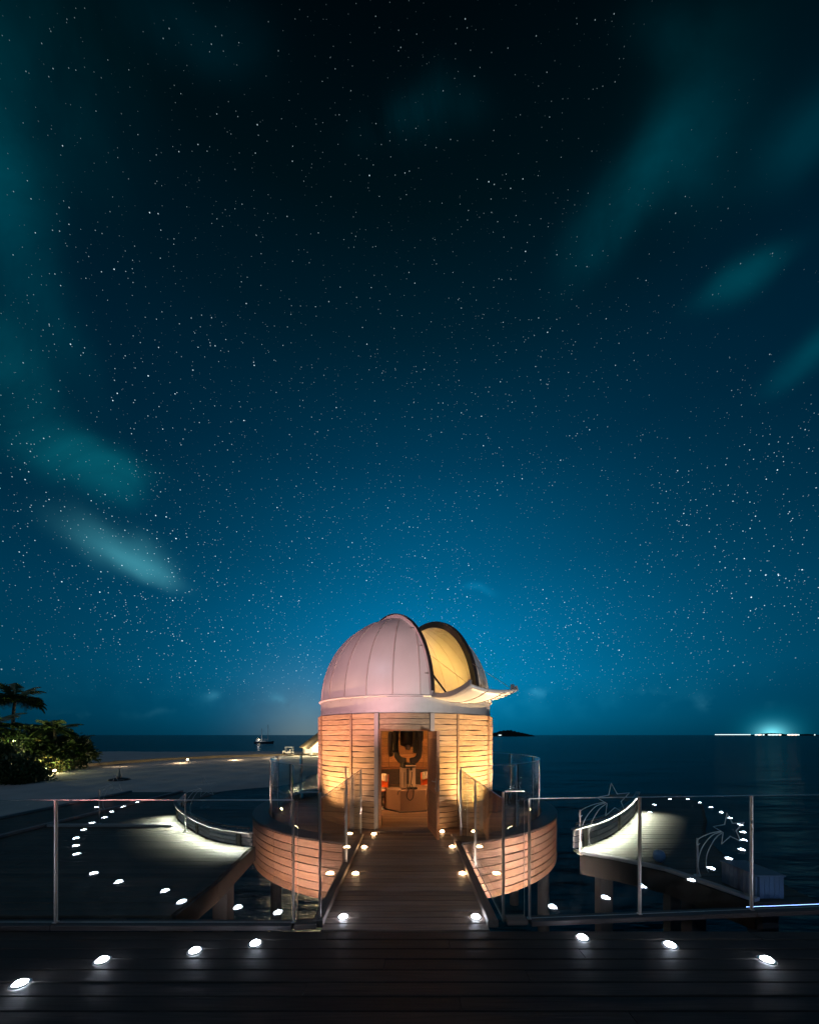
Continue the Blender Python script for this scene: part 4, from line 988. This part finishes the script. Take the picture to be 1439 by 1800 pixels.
# light bars added on the copings to make the bright crescents on the boards
def coping_fill(t, sp, h, side, n, wpm):
    p0 = sp[0]
    for i in range(n):
        d = sp[i + 1] - sp[i]; u = d.normalized(); L = d.length; nn = Vector((-u.y, u.x, 0)) * side; rz = math.atan2(d.y, d.x); c = (sp[i] + sp[i + 1]) / 2
        z0 = h + 0.031; s_ = side
        m = MB(); m.bevbox(0.01, L - 0.01, min(0.02 * s_, 0.085 * s_), max(0.02 * s_, 0.085 * s_), z0 + 0.085, z0 + 0.105, 0.004)
        for q in (0.06, L - 0.06): m.tube([(q, 0.0, z0 - 0.002), (q, 0.0, z0 + 0.06), (q, 0.04 * s_, z0 + 0.087)], 0.007, 6)
        ob('added_bar', m.mesh('added_bar', M_BLACK), t, sp[i] - p0, rz)
        pos = c + nn * 0.055 + Vector((0, 0, z0 + 0.08))
        dv = (c + nn * 0.26 - pos).normalized(); X_ = u; Z_ = -dv; Y_ = Z_.cross(X_).normalized(); X_ = Y_.cross(Z_)
        o = lamp('AREA', 'bar_fill', None, pos, wpm * L, (0.98, 1.0, 0.84), L * 0.97, None, sy=0.02); o.data.spread = R(82)
        o.rotation_euler = Matrix((X_, Y_, Z_)).transposed().to_euler()
coping_fill(tl, spl, 0.2, 1, 8, 30)
coping_fill(tr, spr, 0.3, -1, 7, 36)

# blue pot and slatted box
pot = thing('pot', 'small round blue glazed pot standing on the boardwalk', 'pot', (3.64, 5.15, 0.0)); pot.scale = (0.8, 0.8, 0.95)
m = MB(); m.lathe([(0, 0.003), (0.055, 0.003), (0.09, 0.05), (0.098, 0.1), (0.085, 0.145), (0.07, 0.155), (0.075, 0.165), (0.065, 0.165), (0.06, 0.15), (0, 0.14)], 24); ob('body', m.mesh('body', M_BLUEPOT, True), pot)
bx = thing('storage_box', 'blue grey slatted box behind the star side railing', 'box', (3.92, 4.0, 0.0))
for i in range(8):
    m = MB(); m.bevbox(0, 0.022, i * 0.055, i * 0.055 + 0.05, 0.004, 0.25, 0.003); ob('slat', m.mesh('slat', M_BLUEBOX), bx)
for i in range(5):
    m = MB(); m.bevbox(0.024 + i * 0.055, 0.024 + i * 0.055 + 0.05, -0.024, -0.002, 0.004, 0.25, 0.003); ob('slat', m.mesh('slat', M_BLUEBOX), bx)
m = MB(); m.bevbox(-0.01, 0.31, -0.034, 0.45, 0.252, 0.272, 0.004); ob('lid', m.mesh('lid', M_BLUEBOX), bx)
st_ = thing('light_strip', 'thin blue light strip along the foot of the star side railing', 'light strip', (3.56, yr(3.56) + 0.1, 0.0), math.atan(0.075))
m = MB(); m.bevbox(0, 2.6, -0.012, 0.012, 0.0, 0.02, 0.003); ob('channel', m.mesh('channel', M_STEEL), st_)
m = MB(); m.bevbox(0.01, 2.59, -0.007, 0.007, 0.021, 0.028, 0.002); ob('diffuser', m.mesh('diffuser', M_LEDBLUE), st_)

# ------------------------------------------------------------------ shooting star wire ornaments
def star_orn(px, py, Y, size, label, base_z=0.0, rz=0.0, lean=8, wire=0.0065, flip=1):
    cx_, cz = (px - 719.5) / FPX * Y, EYE - (py - HOR) / FPX * Y
    t = thing('star_ornament', label, 'ornament', (cx_, Y, base_z), rz)
    cz -= base_z; pts = []
    for k in range(10):
        r = size if k % 2 == 0 else size * 0.42; a = R(90 + 36 * k + lean); pts.append((r * math.cos(a) * flip, 0, cz + r * math.sin(a)))
    m = MB(); m.tube(pts, wire, 6, closed=True); ob('star', m.mesh('star', M_WIRE), t)
    bx_ = -size * 1.9 * flip
    ends = [[(-size * 0.5, cz - size * 0.1), (-size * 1.2, cz - size * 0.25), (-size * 1.9, cz - size * 0.6), (-size * 1.95, cz - size * 0.95), (-size * 1.8, cz - size * 0.85)],
            [(-size * 0.5, cz - size * 0.15), (-size * 1.1, cz - size * 0.4), (-size * 1.7, cz - size * 1.2), (-size * 1.9, cz - size * 2.2), (-size * 1.7, cz - size * 3.0)],
            [(-size * 0.45, cz - size * 0.2), (-size * 0.9, cz - size * 0.6), (-size * 1.35, cz - size * 1.5), (-size * 1.4, cz - size * 2.3), (-size * 1.25, cz - size * 2.6)]]
    for e_ in ends:
        m = MB(); m.tube(smooth_pts([(x * flip, 0.0, z) for x, z in e_]), wire * 0.85, 5); ob('tail', m.mesh('tail', M_WIRE), t)
    m = MB(); m.tube([(bx_, 0.012, 0.003), (bx_, 0.012, cz - size * 0.55)], 0.011, 8); m.lathe([(0, 0.001), (0.04, 0.001), (0.04, 0.01), (0, 0.01)], 12, c=(bx_, 0.012, 0)); ob('pole', m.mesh('pole', M_STEEL), t)
star_orn(1078, 1407, 5.45, 0.27, 'silver wire shooting star on a pole before the lit low wall')
star_orn(1281, 1458, 4.62, 0.215, 'silver wire shooting star on a pole beside the blue grey box')
star_orn(362, 1384, 6.75, 0.2, 'faint wire shooting star on a pole by the beach side low wall', 0, R(6), 8, 0.0035)
star_orn(204, 1378, 7.3, 0.2, 'faint wire shooting star on a pole between the beach side boardwalk kerbs', 0, R(-4), 8, 0.0035)
star_orn(908, 1382, 9.4, 0.17, 'wire shooting star standing on the terrace inside the curved glass', 0, R(20), 20, 0.005)

# ------------------------------------------------------------------ sea wall, sand details
swp = [P(-160, 1374, SAND), P(60, 1361, SAND), P(110, 1356, SAND), P(160, 1347, SAND), P(230, 1341, SAND), P(300, 1336, SAND), P(400, 1331.5, SAND), P(500, 1328.5, SAND), P(575, 1327.5, SAND)]
sw = thing('sea_wall', 'long low stone wall crossing the sand towards the thatched hut', 'wall', swp[0])
sp = smooth_pts(swp, 5)
for i in range(len(sp) - 1):
    a, b = sp[i] - swp[0], sp[i + 1] - swp[0]; d = b - a; d.z = 0; L = d.length
    m = MB(); hh = 0.42 + random.uniform(-0.05, 0.05); m.bevbox(0.02, L - 0.02, -0.25, 0.25, -0.3, hh, 0.04); o = ob('stone', m.mesh('stone', M_STONE), sw, a, math.atan2(d.y, d.x))
def path_dot(p, label, power=60, col=(1.0, 0.8, 0.4), tgt=None):
    t = thing('path_light', label, 'path light', p, 0, 'small lights along the sea wall')
    m = MB(); m.tube([(0, 0, -0.05), (0, 0, 0.25)], 0.05, 8); ob('stem', m.mesh('stem', M_BLACK), t)
    m = MB(); m.lathe([(0, 0.50), (0.12, 0.47), (0.17, 0.38), (0.12, 0.28), (0, 0.252)], 12); ob('globe', m.mesh('globe', M_LAMPW, True), t)
for px, py, pw in ((73, 1360, 0), (108, 1357, 0), (335, 1336.5, 0)):
    p = P(px, py + 2, SAND); p.y -= 0.8; p.z = sand_h(p.x, p.y); path_dot(p, 'small glowing light at the foot of the low stone wall')
for px, py, e_ in ((225, 1346, 40), (330, 1340, 70), (420, 1335, 110), (490, 1332, 160)):
    p = P(px, py, SAND); p.z = SAND + 0.5
    p.y -= 1.5
    lamp('POINT', 'wall_glow', sw, p - swp[0], e_ * 2.0, (1.0, 0.74, 0.42), 0.2)
# small things on the sand
p = P(210, 1372, SAND); p.z = sand_h(p.x, p.y)
t = thing('parasol', 'folded pale cone shaped parasol on a dark base on the sand', 'parasol', p)
m = MB(); m.lathe([(0, 1.25), (0.03, 1.2), (0.1, 0.8), (0.17, 0.45), (0.22, 0.28), (0, 0.26)], 14); ob('canopy', m.mesh('canopy', M_PALEBOX, True), t)
m = MB(); m.tube([(0, 0, 0), (0, 0, 1.3)], 0.02, 6); ob('pole', m.mesh('pole', M_WHITE), t)
m = MB(); m.lathe([(0, 0.0), (0.85, 0.0), (0.9, 0.06), (0.8, 0.14), (0.3, 0.24), (0, 0.25)], 22); ob('base', m.mesh('base', M_DARKWOOD, True), t)
p = P(153, 1337, SAND); p.z = sand_h(p.x, p.y)
t = thing('sign_post', 'small pale post on a dark plinth on the sand beside the bushes', 'post', p)
m = MB(); m.bevbox(-0.7, 0.7, -0.4, 0.4, -0.1, 0.25, 0.03); ob('plinth', m.mesh('plinth', M_DARKWOOD), t)
m = MB(); m.lathe([(0, 0.25), (0.28, 0.25), (0.3, 0.5), (0.2, 0.8), (0.26, 1.1), (0.18, 1.35), (0, 1.4)], 12); ob('post', m.mesh('post', M_WHITE, True), t)

# ------------------------------------------------------------------ beach hut and buggy
hp0 = Vector((-19.5, 82, SAND))
hut = thing('beach_hut', 'brightly lit beach hut with thatched roof at the end of the sand', 'hut', hp0, R(28))
HWD, HL, EV, RG_ = 4.2, 4.5, 2.2, 5.6
m = MB(); m.bevbox(-HWD - 0.4, HWD + 0.4, -HL - 0.8, HL, -0.3, 0.12, 0.03); ob('floor', m.mesh('floor', M_WALK), hut)
for s in (-1, 1):
    m = MB(); m.add([(s * (HWD + 0.9), -HL - 0.7, EV - 0.5), (s * (HWD + 0.9), HL, EV - 0.5), (0, HL, RG_), (0, -HL - 0.7, RG_), (s * (HWD + 0.75), -HL - 0.7, EV - 0.75), (s * (HWD + 0.75), HL, EV - 0.75), (0, HL, RG_ - 0.32), (0, -HL - 0.7, RG_ - 0.32)],
                    [(0, 1, 2, 3), (4, 7, 6, 5), (0, 4, 5, 1), (0, 3, 7, 4), (1, 5, 6, 2), (3, 2, 6, 7)]); ob('roof', m.mesh('roof', M_THATCH), hut)
for i in range(8):
    y0 = -HL + 0.1 + i * 1.1
    m = MB(); m.bevbox(-HWD, -HWD + 0.14, y0, y0 + 0.9, 0.13, EV, 0.02); ob('wall_panel', m.mesh('wall_panel', M_WINDOW if i < 6 else M_WHITE), hut)
    m = MB(); m.bevbox(-HWD - 0.06, -HWD + 0.1, y0 + 0.92, y0 + 1.08, 0.13, EV, 0.02); ob('post', m.mesh('post', M_TRUNK), hut)
for x in (-HWD, -2.0, 0.3, 2.4, HWD):
    m = MB(); m.bevbox(x - 0.1, x + 0.1, -HL - 0.1, -HL + 0.1, 0.13, EV + 0.1, 0.02); ob('post', m.mesh('post', M_WHITE), hut)
m = MB(); m.add([(-HWD - 0.2, -HL + 0.3, EV), (HWD + 0.2, -HL + 0.3, EV), (0, -HL + 0.3, RG_ - 0.5), (-HWD - 0.2, -HL + 0.2, EV), (HWD + 0.2, -HL + 0.2, EV), (0, -HL + 0.2, RG_ - 0.5)], [(0, 1, 2), (3, 5, 4), (0, 3, 4, 1), (1, 4, 5, 2), (2, 5, 3, 0)])
ob('gable', m.mesh('gable', M_WHITE), hut)
m = MB(); m.bevbox(-HWD + 0.2, HWD, HL - 0.2, HL - 0.05, 0.13, EV, 0.02); ob('rear_wall', m.mesh('rear_wall', M_WHITE), hut)
m = MB(); m.bevbox(-3.0, 3.0, -HL - 0.15, -HL - 0.05, EV - 0.05, EV + 0.06, 0.02); ob('lamp_bar', m.mesh('lamp_bar', M_LAMPW), hut)
lamp('POINT', 'hut_light', hut, (0, 0, EV - 0.4), 2500, (1.0, 0.78, 0.45), 0.3)
lamp('POINT', 'porch_light', hut, (-1.5, -HL - 1.4, EV - 0.5), 2200, (1.0, 0.78, 0.45), 0.3)
lamp('POINT', 'side_light', hut, (-HWD - 2.5, -1, EV - 0.6), 1800, (1.0, 0.78, 0.45), 0.3)
bp = P(507, 1325.5, SAND + 0.05); bp.z = SAND + 0.02
bug = thing('buggy', 'white roofed buggy parked on the sand by the thatched hut', 'buggy', bp, R(8))
m = MB(); m.bevbox(-1.25, 1.2, -0.55, 0.55, 0.25, 0.55, 0.06); m.bevbox(-1.25, -0.75, -0.5, 0.5, 0.551, 0.85, 0.06); ob('body', m.mesh('body', M_WHITE), bug)
m = MB(); m.bevbox(-0.75, 1.1, -0.58, 0.58, 1.62, 1.72, 0.04); ob('roof', m.mesh('roof', M_WHITE), bug)
for x in (-0.6, 1.0):
    for y_ in (-0.5, 0.5):
        m = MB(); m.tube([(x + (0.0 if x > 0 else -0.12), y_, 0.5), (x, y_, 1.63)], 0.025, 6); ob('roof_post', m.mesh('roof_post', M_WHITE), bug)
m = MB(); m.bevbox(-0.1, 0.4, -0.5, 0.5, 0.551, 0.75, 0.05); m.bevbox(0.35, 0.45, -0.5, 0.5, 0.76, 1.15, 0.03); ob('seat', m.mesh('seat', M_CUSHION), bug)
for x in (-0.85, 0.8):
    for y_ in (-0.52, 0.52):
        m = MB(); m.lathe([(0, -0.08), (0.2, -0.08), (0.25, -0.05), (0.25, 0.05), (0.2, 0.08), (0, 0.08)], 14)
        for v in m.v: v.xyz = Vector((v.x, v.z, v.y + 0.25))
        ob('wheel', m.mesh('wheel', M_BLACK), bug, (x, y_, 0))

# ------------------------------------------------------------------ yacht
yp = P(464, 1307, SEA)
yt = thing('sailing_yacht', 'dark two masted sailing yacht anchored off the sand spit', 'boat', yp, R(4))
Ls = 5.2; vs = []; f = []; NS = 14
for i in range(NS + 1):
    u = -1 + 2 * i / NS; b = 1.45 * max(0.03, (1 - max(0, u) ** 2.2)) * (1 - 0.25 * max(0, -u)); dk = 1.0 + 0.35 * max(0, u) ** 2 + 0.1 * u * u
    for w, z in ((-1, dk), (-0.95, 0.45), (-0.6, -0.15), (0, -0.35), (0.6, -0.15), (0.95, 0.45), (1, dk)): vs.append((Ls * (u + 0.06 * max(0, u) * z), b * w, z))
for i in range(NS):
    for q in range(6): f.append((i * 7 + q, (i + 1) * 7 + q, (i + 1) * 7 + q + 1, i * 7 + q + 1))
    f.append((i * 7 + 6, (i + 1) * 7 + 6, (i + 1) * 7, i * 7))
f.append(tuple(range(7)))
m = MB(); m.add(vs, f); ob('hull', m.mesh('hull', M_HULL), yt)
m = MB(); m.bevbox(-2.8, 1.6, -0.8, 0.8, 1.05, 1.55, 0.12); m.bevbox(-4.2, -2.9, -0.9, 0.9, 1.05, 2.0, 0.12); ob('cabin', m.mesh('cabin', M_WHITE), yt)
for x, h in ((-1.2, 8.6), (2.3, 10.8)):
    m = MB(); m.tube([(x, 0, 1.0), (x, 0, h)], [0.14, 0.10], 8); ob('mast', m.mesh('mast', M_WHITE), yt)
    m = MB(); m.tube([(x - 0.1, 0, 2.4), (x - 2.6, 0, 2.5)], 0.1, 6); ob('boom', m.mesh('boom', M_WHITE), yt)
    m = MB()
    for e_ in (-4.8, 4.9): m.tube([(x, 0, h - 0.2), (e_, 0, 1.3)], 0.02, 4)
    ob('rigging', m.mesh('rigging', M_STEEL), yt)
m = MB(); m.lathe([(0, 2.5), (0.22, 2.4), (0.22, 2.15), (0, 2.05)], 10, c=(-2.6, -0.7, 0)); ob('deck_lamp', m.mesh('deck_lamp', M_LAMPW), yt)
lamp('POINT', 'yacht_light', yt, (-2.4, -2.2, 2.6), 90, (0.9, 0.95, 1.0), 0.2)

# ------------------------------------------------------------------ far islands with lights
def island(label, x0, x1, Y, h, n, seed):
    rnd = random.Random(seed); m = MB(); W_ = x1 - x0; vs = []; f = []; nx_, ny_ = n, 6
    for i in range(nx_ + 1):
        u = i / nx_; env = min(1, 6 * u, 6 * (1 - u)) ** 0.5 if 0 < u < 1 else 0
        for j in range(ny_ + 1):
            v = j / ny_; ev = math.sin(math.pi * v) ** 0.5 if 0 < v < 1 else 0
            vs.append((W_ * (u - 0.5), (v - 0.5) * W_ * 0.3, -1 + (h * env * ev * (0.75 + 0.25 * math.sin(u * 9 + seed)) * rnd.uniform(0.86, 1.06))))
    f = [(i * (ny_ + 1) + j, (i + 1) * (ny_ + 1) + j, (i + 1) * (ny_ + 1) + j + 1, i * (ny_ + 1) + j + 1) for i in range(nx_) for j in range(ny_)]
    m.add(vs, f); return tag(ob('island', m.mesh('island', M_ISLE), None, ((x0 + x1) / 2, Y, SEA)), label, 'island', None)
def fx(px, Y): return (px - 719.5) / FPX * Y
island('dark wooded island on the horizon just behind the terrace glass', fx(838, 1200), fx(938, 1200), 1200, 23, 44, 3)
island('dark low island with town lights on the horizon', fx(1318, 2500), fx(1432, 2500), 2500, 19, 60, 5)
def far_light(px, Y, w, h, z, mat, label, grp):
    t = thing('far_lamp', label, 'lamp', (fx(px, Y), Y - 400 if Y > 2000 else Y - 40, z), 0, grp)
    m = MB(); m.lathe([(0, h), (w / 2, h * 0.8), (w / 2, h * 0.2), (0, 0)], 10); ob('glow', m.mesh('glow', mat, True), t)
    m = MB(); m.tube([(0, 0, SEA - z - 0.5), (0, 0, 0.02)], 0.3, 6); ob('mast', m.mesh('mast', M_ISLE), t); return t
far_light(873, 1200, 10, 3, 0, M_FAR, 'single pale light at the foot of the wooded island', None)
rnd = random.Random(4)
for px, w, mt in ((1328, 16, 0), (1334, 24, 1), (1341, 12, 0), (1352, 22, 0), (1358, 30, 0), (1364, 22, 0), (1370, 14, 1), (1386, 22, 1), (1392, 30, 1), (1398, 20, 1), (1403, 8, 0), (1431, 6, 0)):
    Yf = 2500; t = far_light(px, Yf, w * 0.9 * 2100 / 2500, 8, SEA + 2, (M_FAR, M_FARW)[mt], ('white light among the town lights on the far island', 'warm light among the town lights on the far island')[mt], ('white town lights on the far island', 'warm town lights on the far island')[mt]); t.location.x = fx(px, 2100)
pier = thing('lit_pier', 'long straight lit pier reaching out from the far town', 'pier', (fx(1256, 2100), 2100, SEA))
m = MB(); m.bevbox(0, fx(1318, 2100) - fx(1256, 2100), -3, 3, 1.5, 3.0, 0.2); ob('deck', m.mesh('deck', M_ISLE), pier)
m = MB(); m.bevbox(0, fx(1318, 2100) - fx(1256, 2100), -2, 2, 5.0, 9.0, 0.5); ob('lamp_row', m.mesh('lamp_row', M_FAR), pier)
for k in range(9):
    m = MB(); m.tube([(k * 26 + 1, 0, -1), (k * 26 + 1, 0, 5.2)], 0.6, 6); ob('pile', m.mesh('pile', M_ISLE), pier)

# ------------------------------------------------------------------ palms and shrubs
def frond_mesh(seed):
    rnd = random.Random(seed); m = MB(); L = 3.6; n = 16; pts = []
    droop = rnd.uniform(0.55, 0.95)
    for i in range(n + 1):
        u = i / n; pts.append(Vector((L * u * (1 - 0.18 * u * u * droop), 0, 0.9 * u - 2.3 * droop * u * u)))
    m.tube(pts, [0.045 * (1 - 0.85 * i / n) for i in range(n + 1)], 4)
    for i in range(2, n + 1):
        p = pts[i]; u = i / n; ll = 0.95 * math.sin(math.pi * min(1, 0.12 + 0.9 * u)) + 0.15
        for s in (-1, 1):
            for h in (0, 0.5):
                q = p if h == 0 else (pts[i] + pts[i - 1]) / 2
                tip = q + Vector((ll * 0.5, s * ll * 0.8, -ll * rnd.uniform(0.25, 0.75))); w = Vector((0.11, 0, 0.03)); mid = (q + tip) / 2 + Vector((0, 0, 0.06))
                m.add([q - w * 0.5, q + w * 0.5, mid + w * 0.6, tip, mid - w * 0.6], [(0, 1, 2, 4), (4, 2, 3)])
    return m.mesh('frond', M_FROND)
FR = [frond_mesh(s) for s in range(4)]
def palm(x, y_, h, lean, label, nf=18, sc=1.0, group=None):
    z = sand_h(x, y_); t = thing('palm_tree', label, 'palm tree', (x, y_, z - 0.1), 0, group); rnd = random.Random(int(x * 31 + y_ * 7))
    pts = [(lean * (i / 8) ** 1.6, 0.2 * math.sin(i * 0.6), h * i / 8) for i in range(9)]
    m = MB(); m.tube(pts, [0.26 - 0.11 * i / 8 for i in range(9)], 9); ob('trunk', m.mesh('trunk', M_TRUNK, True), t)
    for k in range(nf):
        a = k * 2.39996; up = rnd.uniform(-0.15, 1.0) * (1 - k / nf) * 1.1 - 0.25 * (k / nf)
        o = ob('frond', FR[k % 4], t, (pts[-1][0], pts[-1][1], h), 0, (0, -up, a)); s = sc * rnd.uniform(0.85, 1.1); o.scale = (s, s, s)
    return t
def leafcloud(seed, n, size, rx, ry, rz_, mat2=0.2):
    rnd = random.Random(seed); m = MB()
    cl = [(rnd.gauss(0, 0.42), rnd.gauss(0, 0.42), rnd.uniform(0.15, 0.85), rnd.uniform(0.22, 0.42)) for _ in range(26)]
    for _ in range(n):
        c = rnd.choice(cl); d = Vector((rnd.gauss(0, 1), rnd.gauss(0, 1), rnd.gauss(0, 1))).normalized() * c[3] * rnd.uniform(0.6, 1.05)
        p = Vector(((c[0] + d.x) * rx, (c[1] + d.y) * ry, max(0.02, c[2] + d.z) * rz_))
        dr = Vector((d.x + rnd.gauss(0, 0.4), d.y + rnd.gauss(0, 0.4), d.z + rnd.gauss(0, 0.4) + 0.15)).normalized(); sd = dr.cross(Vector((rnd.gauss(0, 1), rnd.gauss(0, 1), rnd.gauss(0, 1)))).normalized()
        s = size * rnd.uniform(0.6, 1.3)
        m.add([p, p + dr * s * 0.5 + sd * s * 0.2, p + dr * s, p + dr * s * 0.5 - sd * s * 0.2], [(0, 1, 2, 3)], 1 if rnd.random() < mat2 else 0)
    return m
def shrub(x, y_, rx, ry, h, label, seed, n=4200, size=0.5, m2=0.15, group=None):
    t = thing('shrub', label, 'shrub', (x, y_, sand_h(x, y_) - 0.15), 0, group)
    ob('foliage', leafcloud(seed, n, size, rx, ry, h, m2).mesh('foliage', [M_LEAF, M_LEAFY]), t)
    m = MB()
    for k in range(5):
        a = k * 1.257; m.tube([(0.15 * math.cos(a), 0.15 * math.sin(a), 0), (rx * 0.25 * math.cos(a), ry * 0.25 * math.sin(a), h * 0.4), (rx * 0.4 * math.cos(a), ry * 0.4 * math.sin(a), h * 0.75)], [0.09, 0.06, 0.03], 6)
    ob('stem', m.mesh('stem', M_TRUNK), t)
def gx(px, Y): return (px - 719.5) / FPX * Y
palm(gx(16, 48), 48, 9.5, 1.1, 'tall coconut palm rising above the dark bushes', 30, 1.05)
palm(gx(96, 46), 46, 5.3, 0.3, 'short bushy palm above the middle of the hedge', 18, 0.8)
palm(gx(60, 50), 50, 4.6, 0.4, 'dark palm in the bushes between the tall and the short palm', 18, 0.95)
palm(gx(-30, 44), 44, 5.6, 0.9, 'dark palm at the frame side of the tall coconut palm', 18, 1.1)
palm(gx(128, 48), 48, 3.3, 0.2, 'low palm at the seaward end of the bushes', 16, 0.75)
for px_, Y_, h_, lab in ((42, 45, 3.2, 'low spreading palm before the dense lamp lit bush'), (76, 45.5, 3.5, 'low palm in front of the middle of the hedge'), (116, 46.5, 2.6, 'low palm over the small bright green bush'), (143, 50, 1.7, 'lowest palm at the very end of the hedge by the pale post')):
    palm(gx(px_, Y_), Y_, h_, 0.2, lab, 20, 0.72)
shrub(gx(95, 47), 47, 4.0, 3.0, 4.2, 'broad dark bush in the middle of the hedge', 1, 5200, 0.55, 0.08)
shrub(gx(40, 50), 50, 4.5, 3.0, 4.9, 'high dark bush under the tall coconut palm', 2, 5200, 0.6, 0.05)
shrub(gx(128, 51), 51, 2.8, 2.2, 3.6, 'rounded bush at the seaward end of the hedge', 3, 3600, 0.45, 0.12)
shrub(gx(14, 45), 45, 3.6, 3.0, 4.3, 'dense bush with lights glowing through its leaves', 4, 4600, 0.5, 0.1)
shrub(gx(90, 42.5), 42.5, 1.9, 1.2, 1.6, 'low lit bush of yellowish leaves behind the stone wall', 5, 2600, 0.34, 0.55)
shrub(gx(60, 41.5), 42.5, 1.9, 1.2, 1.7, 'low lit bush at the near end of the lit row', 6, 2600, 0.34, 0.6)
shrub(gx(113, 45), 45, 1.5, 1.2, 1.6, 'small bright green bush at the far end of the lit row', 7, 2000, 0.34, 0.3)
shrub(gx(28, 33), 33, 2.6, 2.0, 2.6, 'dark unlit bush standing forward on the sand', 8, 3600, 0.4, 0.06)
shrub(gx(-20, 36), 36, 3.2, 2.2, 3.6, 'dark bush cut by the picture edge behind the forward bush', 9, 3600, 0.45, 0.06)
# garden lamps in the bushes
def garden(px, Y, z, power, label, col=(0.95, 1.0, 0.4), r=0.16):
    p = Vector((gx(px, Y), Y, z)); gz = sand_h(p.x, p.y)
    t = thing('garden_lamp', label, 'lamp', (p.x, p.y, gz), 0, 'garden lamps in the bushes')
    m = MB(); m.tube([(0, 0, -0.1), (0, 0, z - gz)], 0.03, 6); ob('stake', m.mesh('stake', M_BLACK), t)
    m = MB(); m.lathe([(0, r), (r * 0.7, r * 0.7), (r, 0), (r * 0.7, -r * 0.7), (0, -r)], 12, c=(0, 0, z - gz + r)); ob('globe', m.mesh('globe', M_LAMPG, True), t)
    lamp('POINT', 'garden_light', t, (0, -r - 0.25, z - gz + r), power, col, 0.1)
garden(80, 41.2, SAND + 0.5, 620, 'low garden lamp before the yellowish lit bush', (1.0, 0.95, 0.4), 0.1)
garden(108, 43.4, SAND + 0.5, 560, 'low garden lamp before the small green bush', (0.8, 1.0, 0.3), 0.1)
garden(56, 41.2, SAND + 0.5, 240, 'low garden lamp at the near end of the lit row', (1.0, 0.85, 0.4), 0.1)
garden(4, 41.5, -0.5, 120, 'bright yellow green lamp in the bush below the tall palm', (0.9, 1.0, 0.35), 0.22)
garden(14, 41.2, -0.45, 90, 'second yellow green lamp beside the bright one in the bush', (0.9, 1.0, 0.4), 0.18)
garden(26, 42, 1.0, 50, 'high pale lamp among the leaves of the dense bush', (0.95, 1.0, 0.5), 0.12)
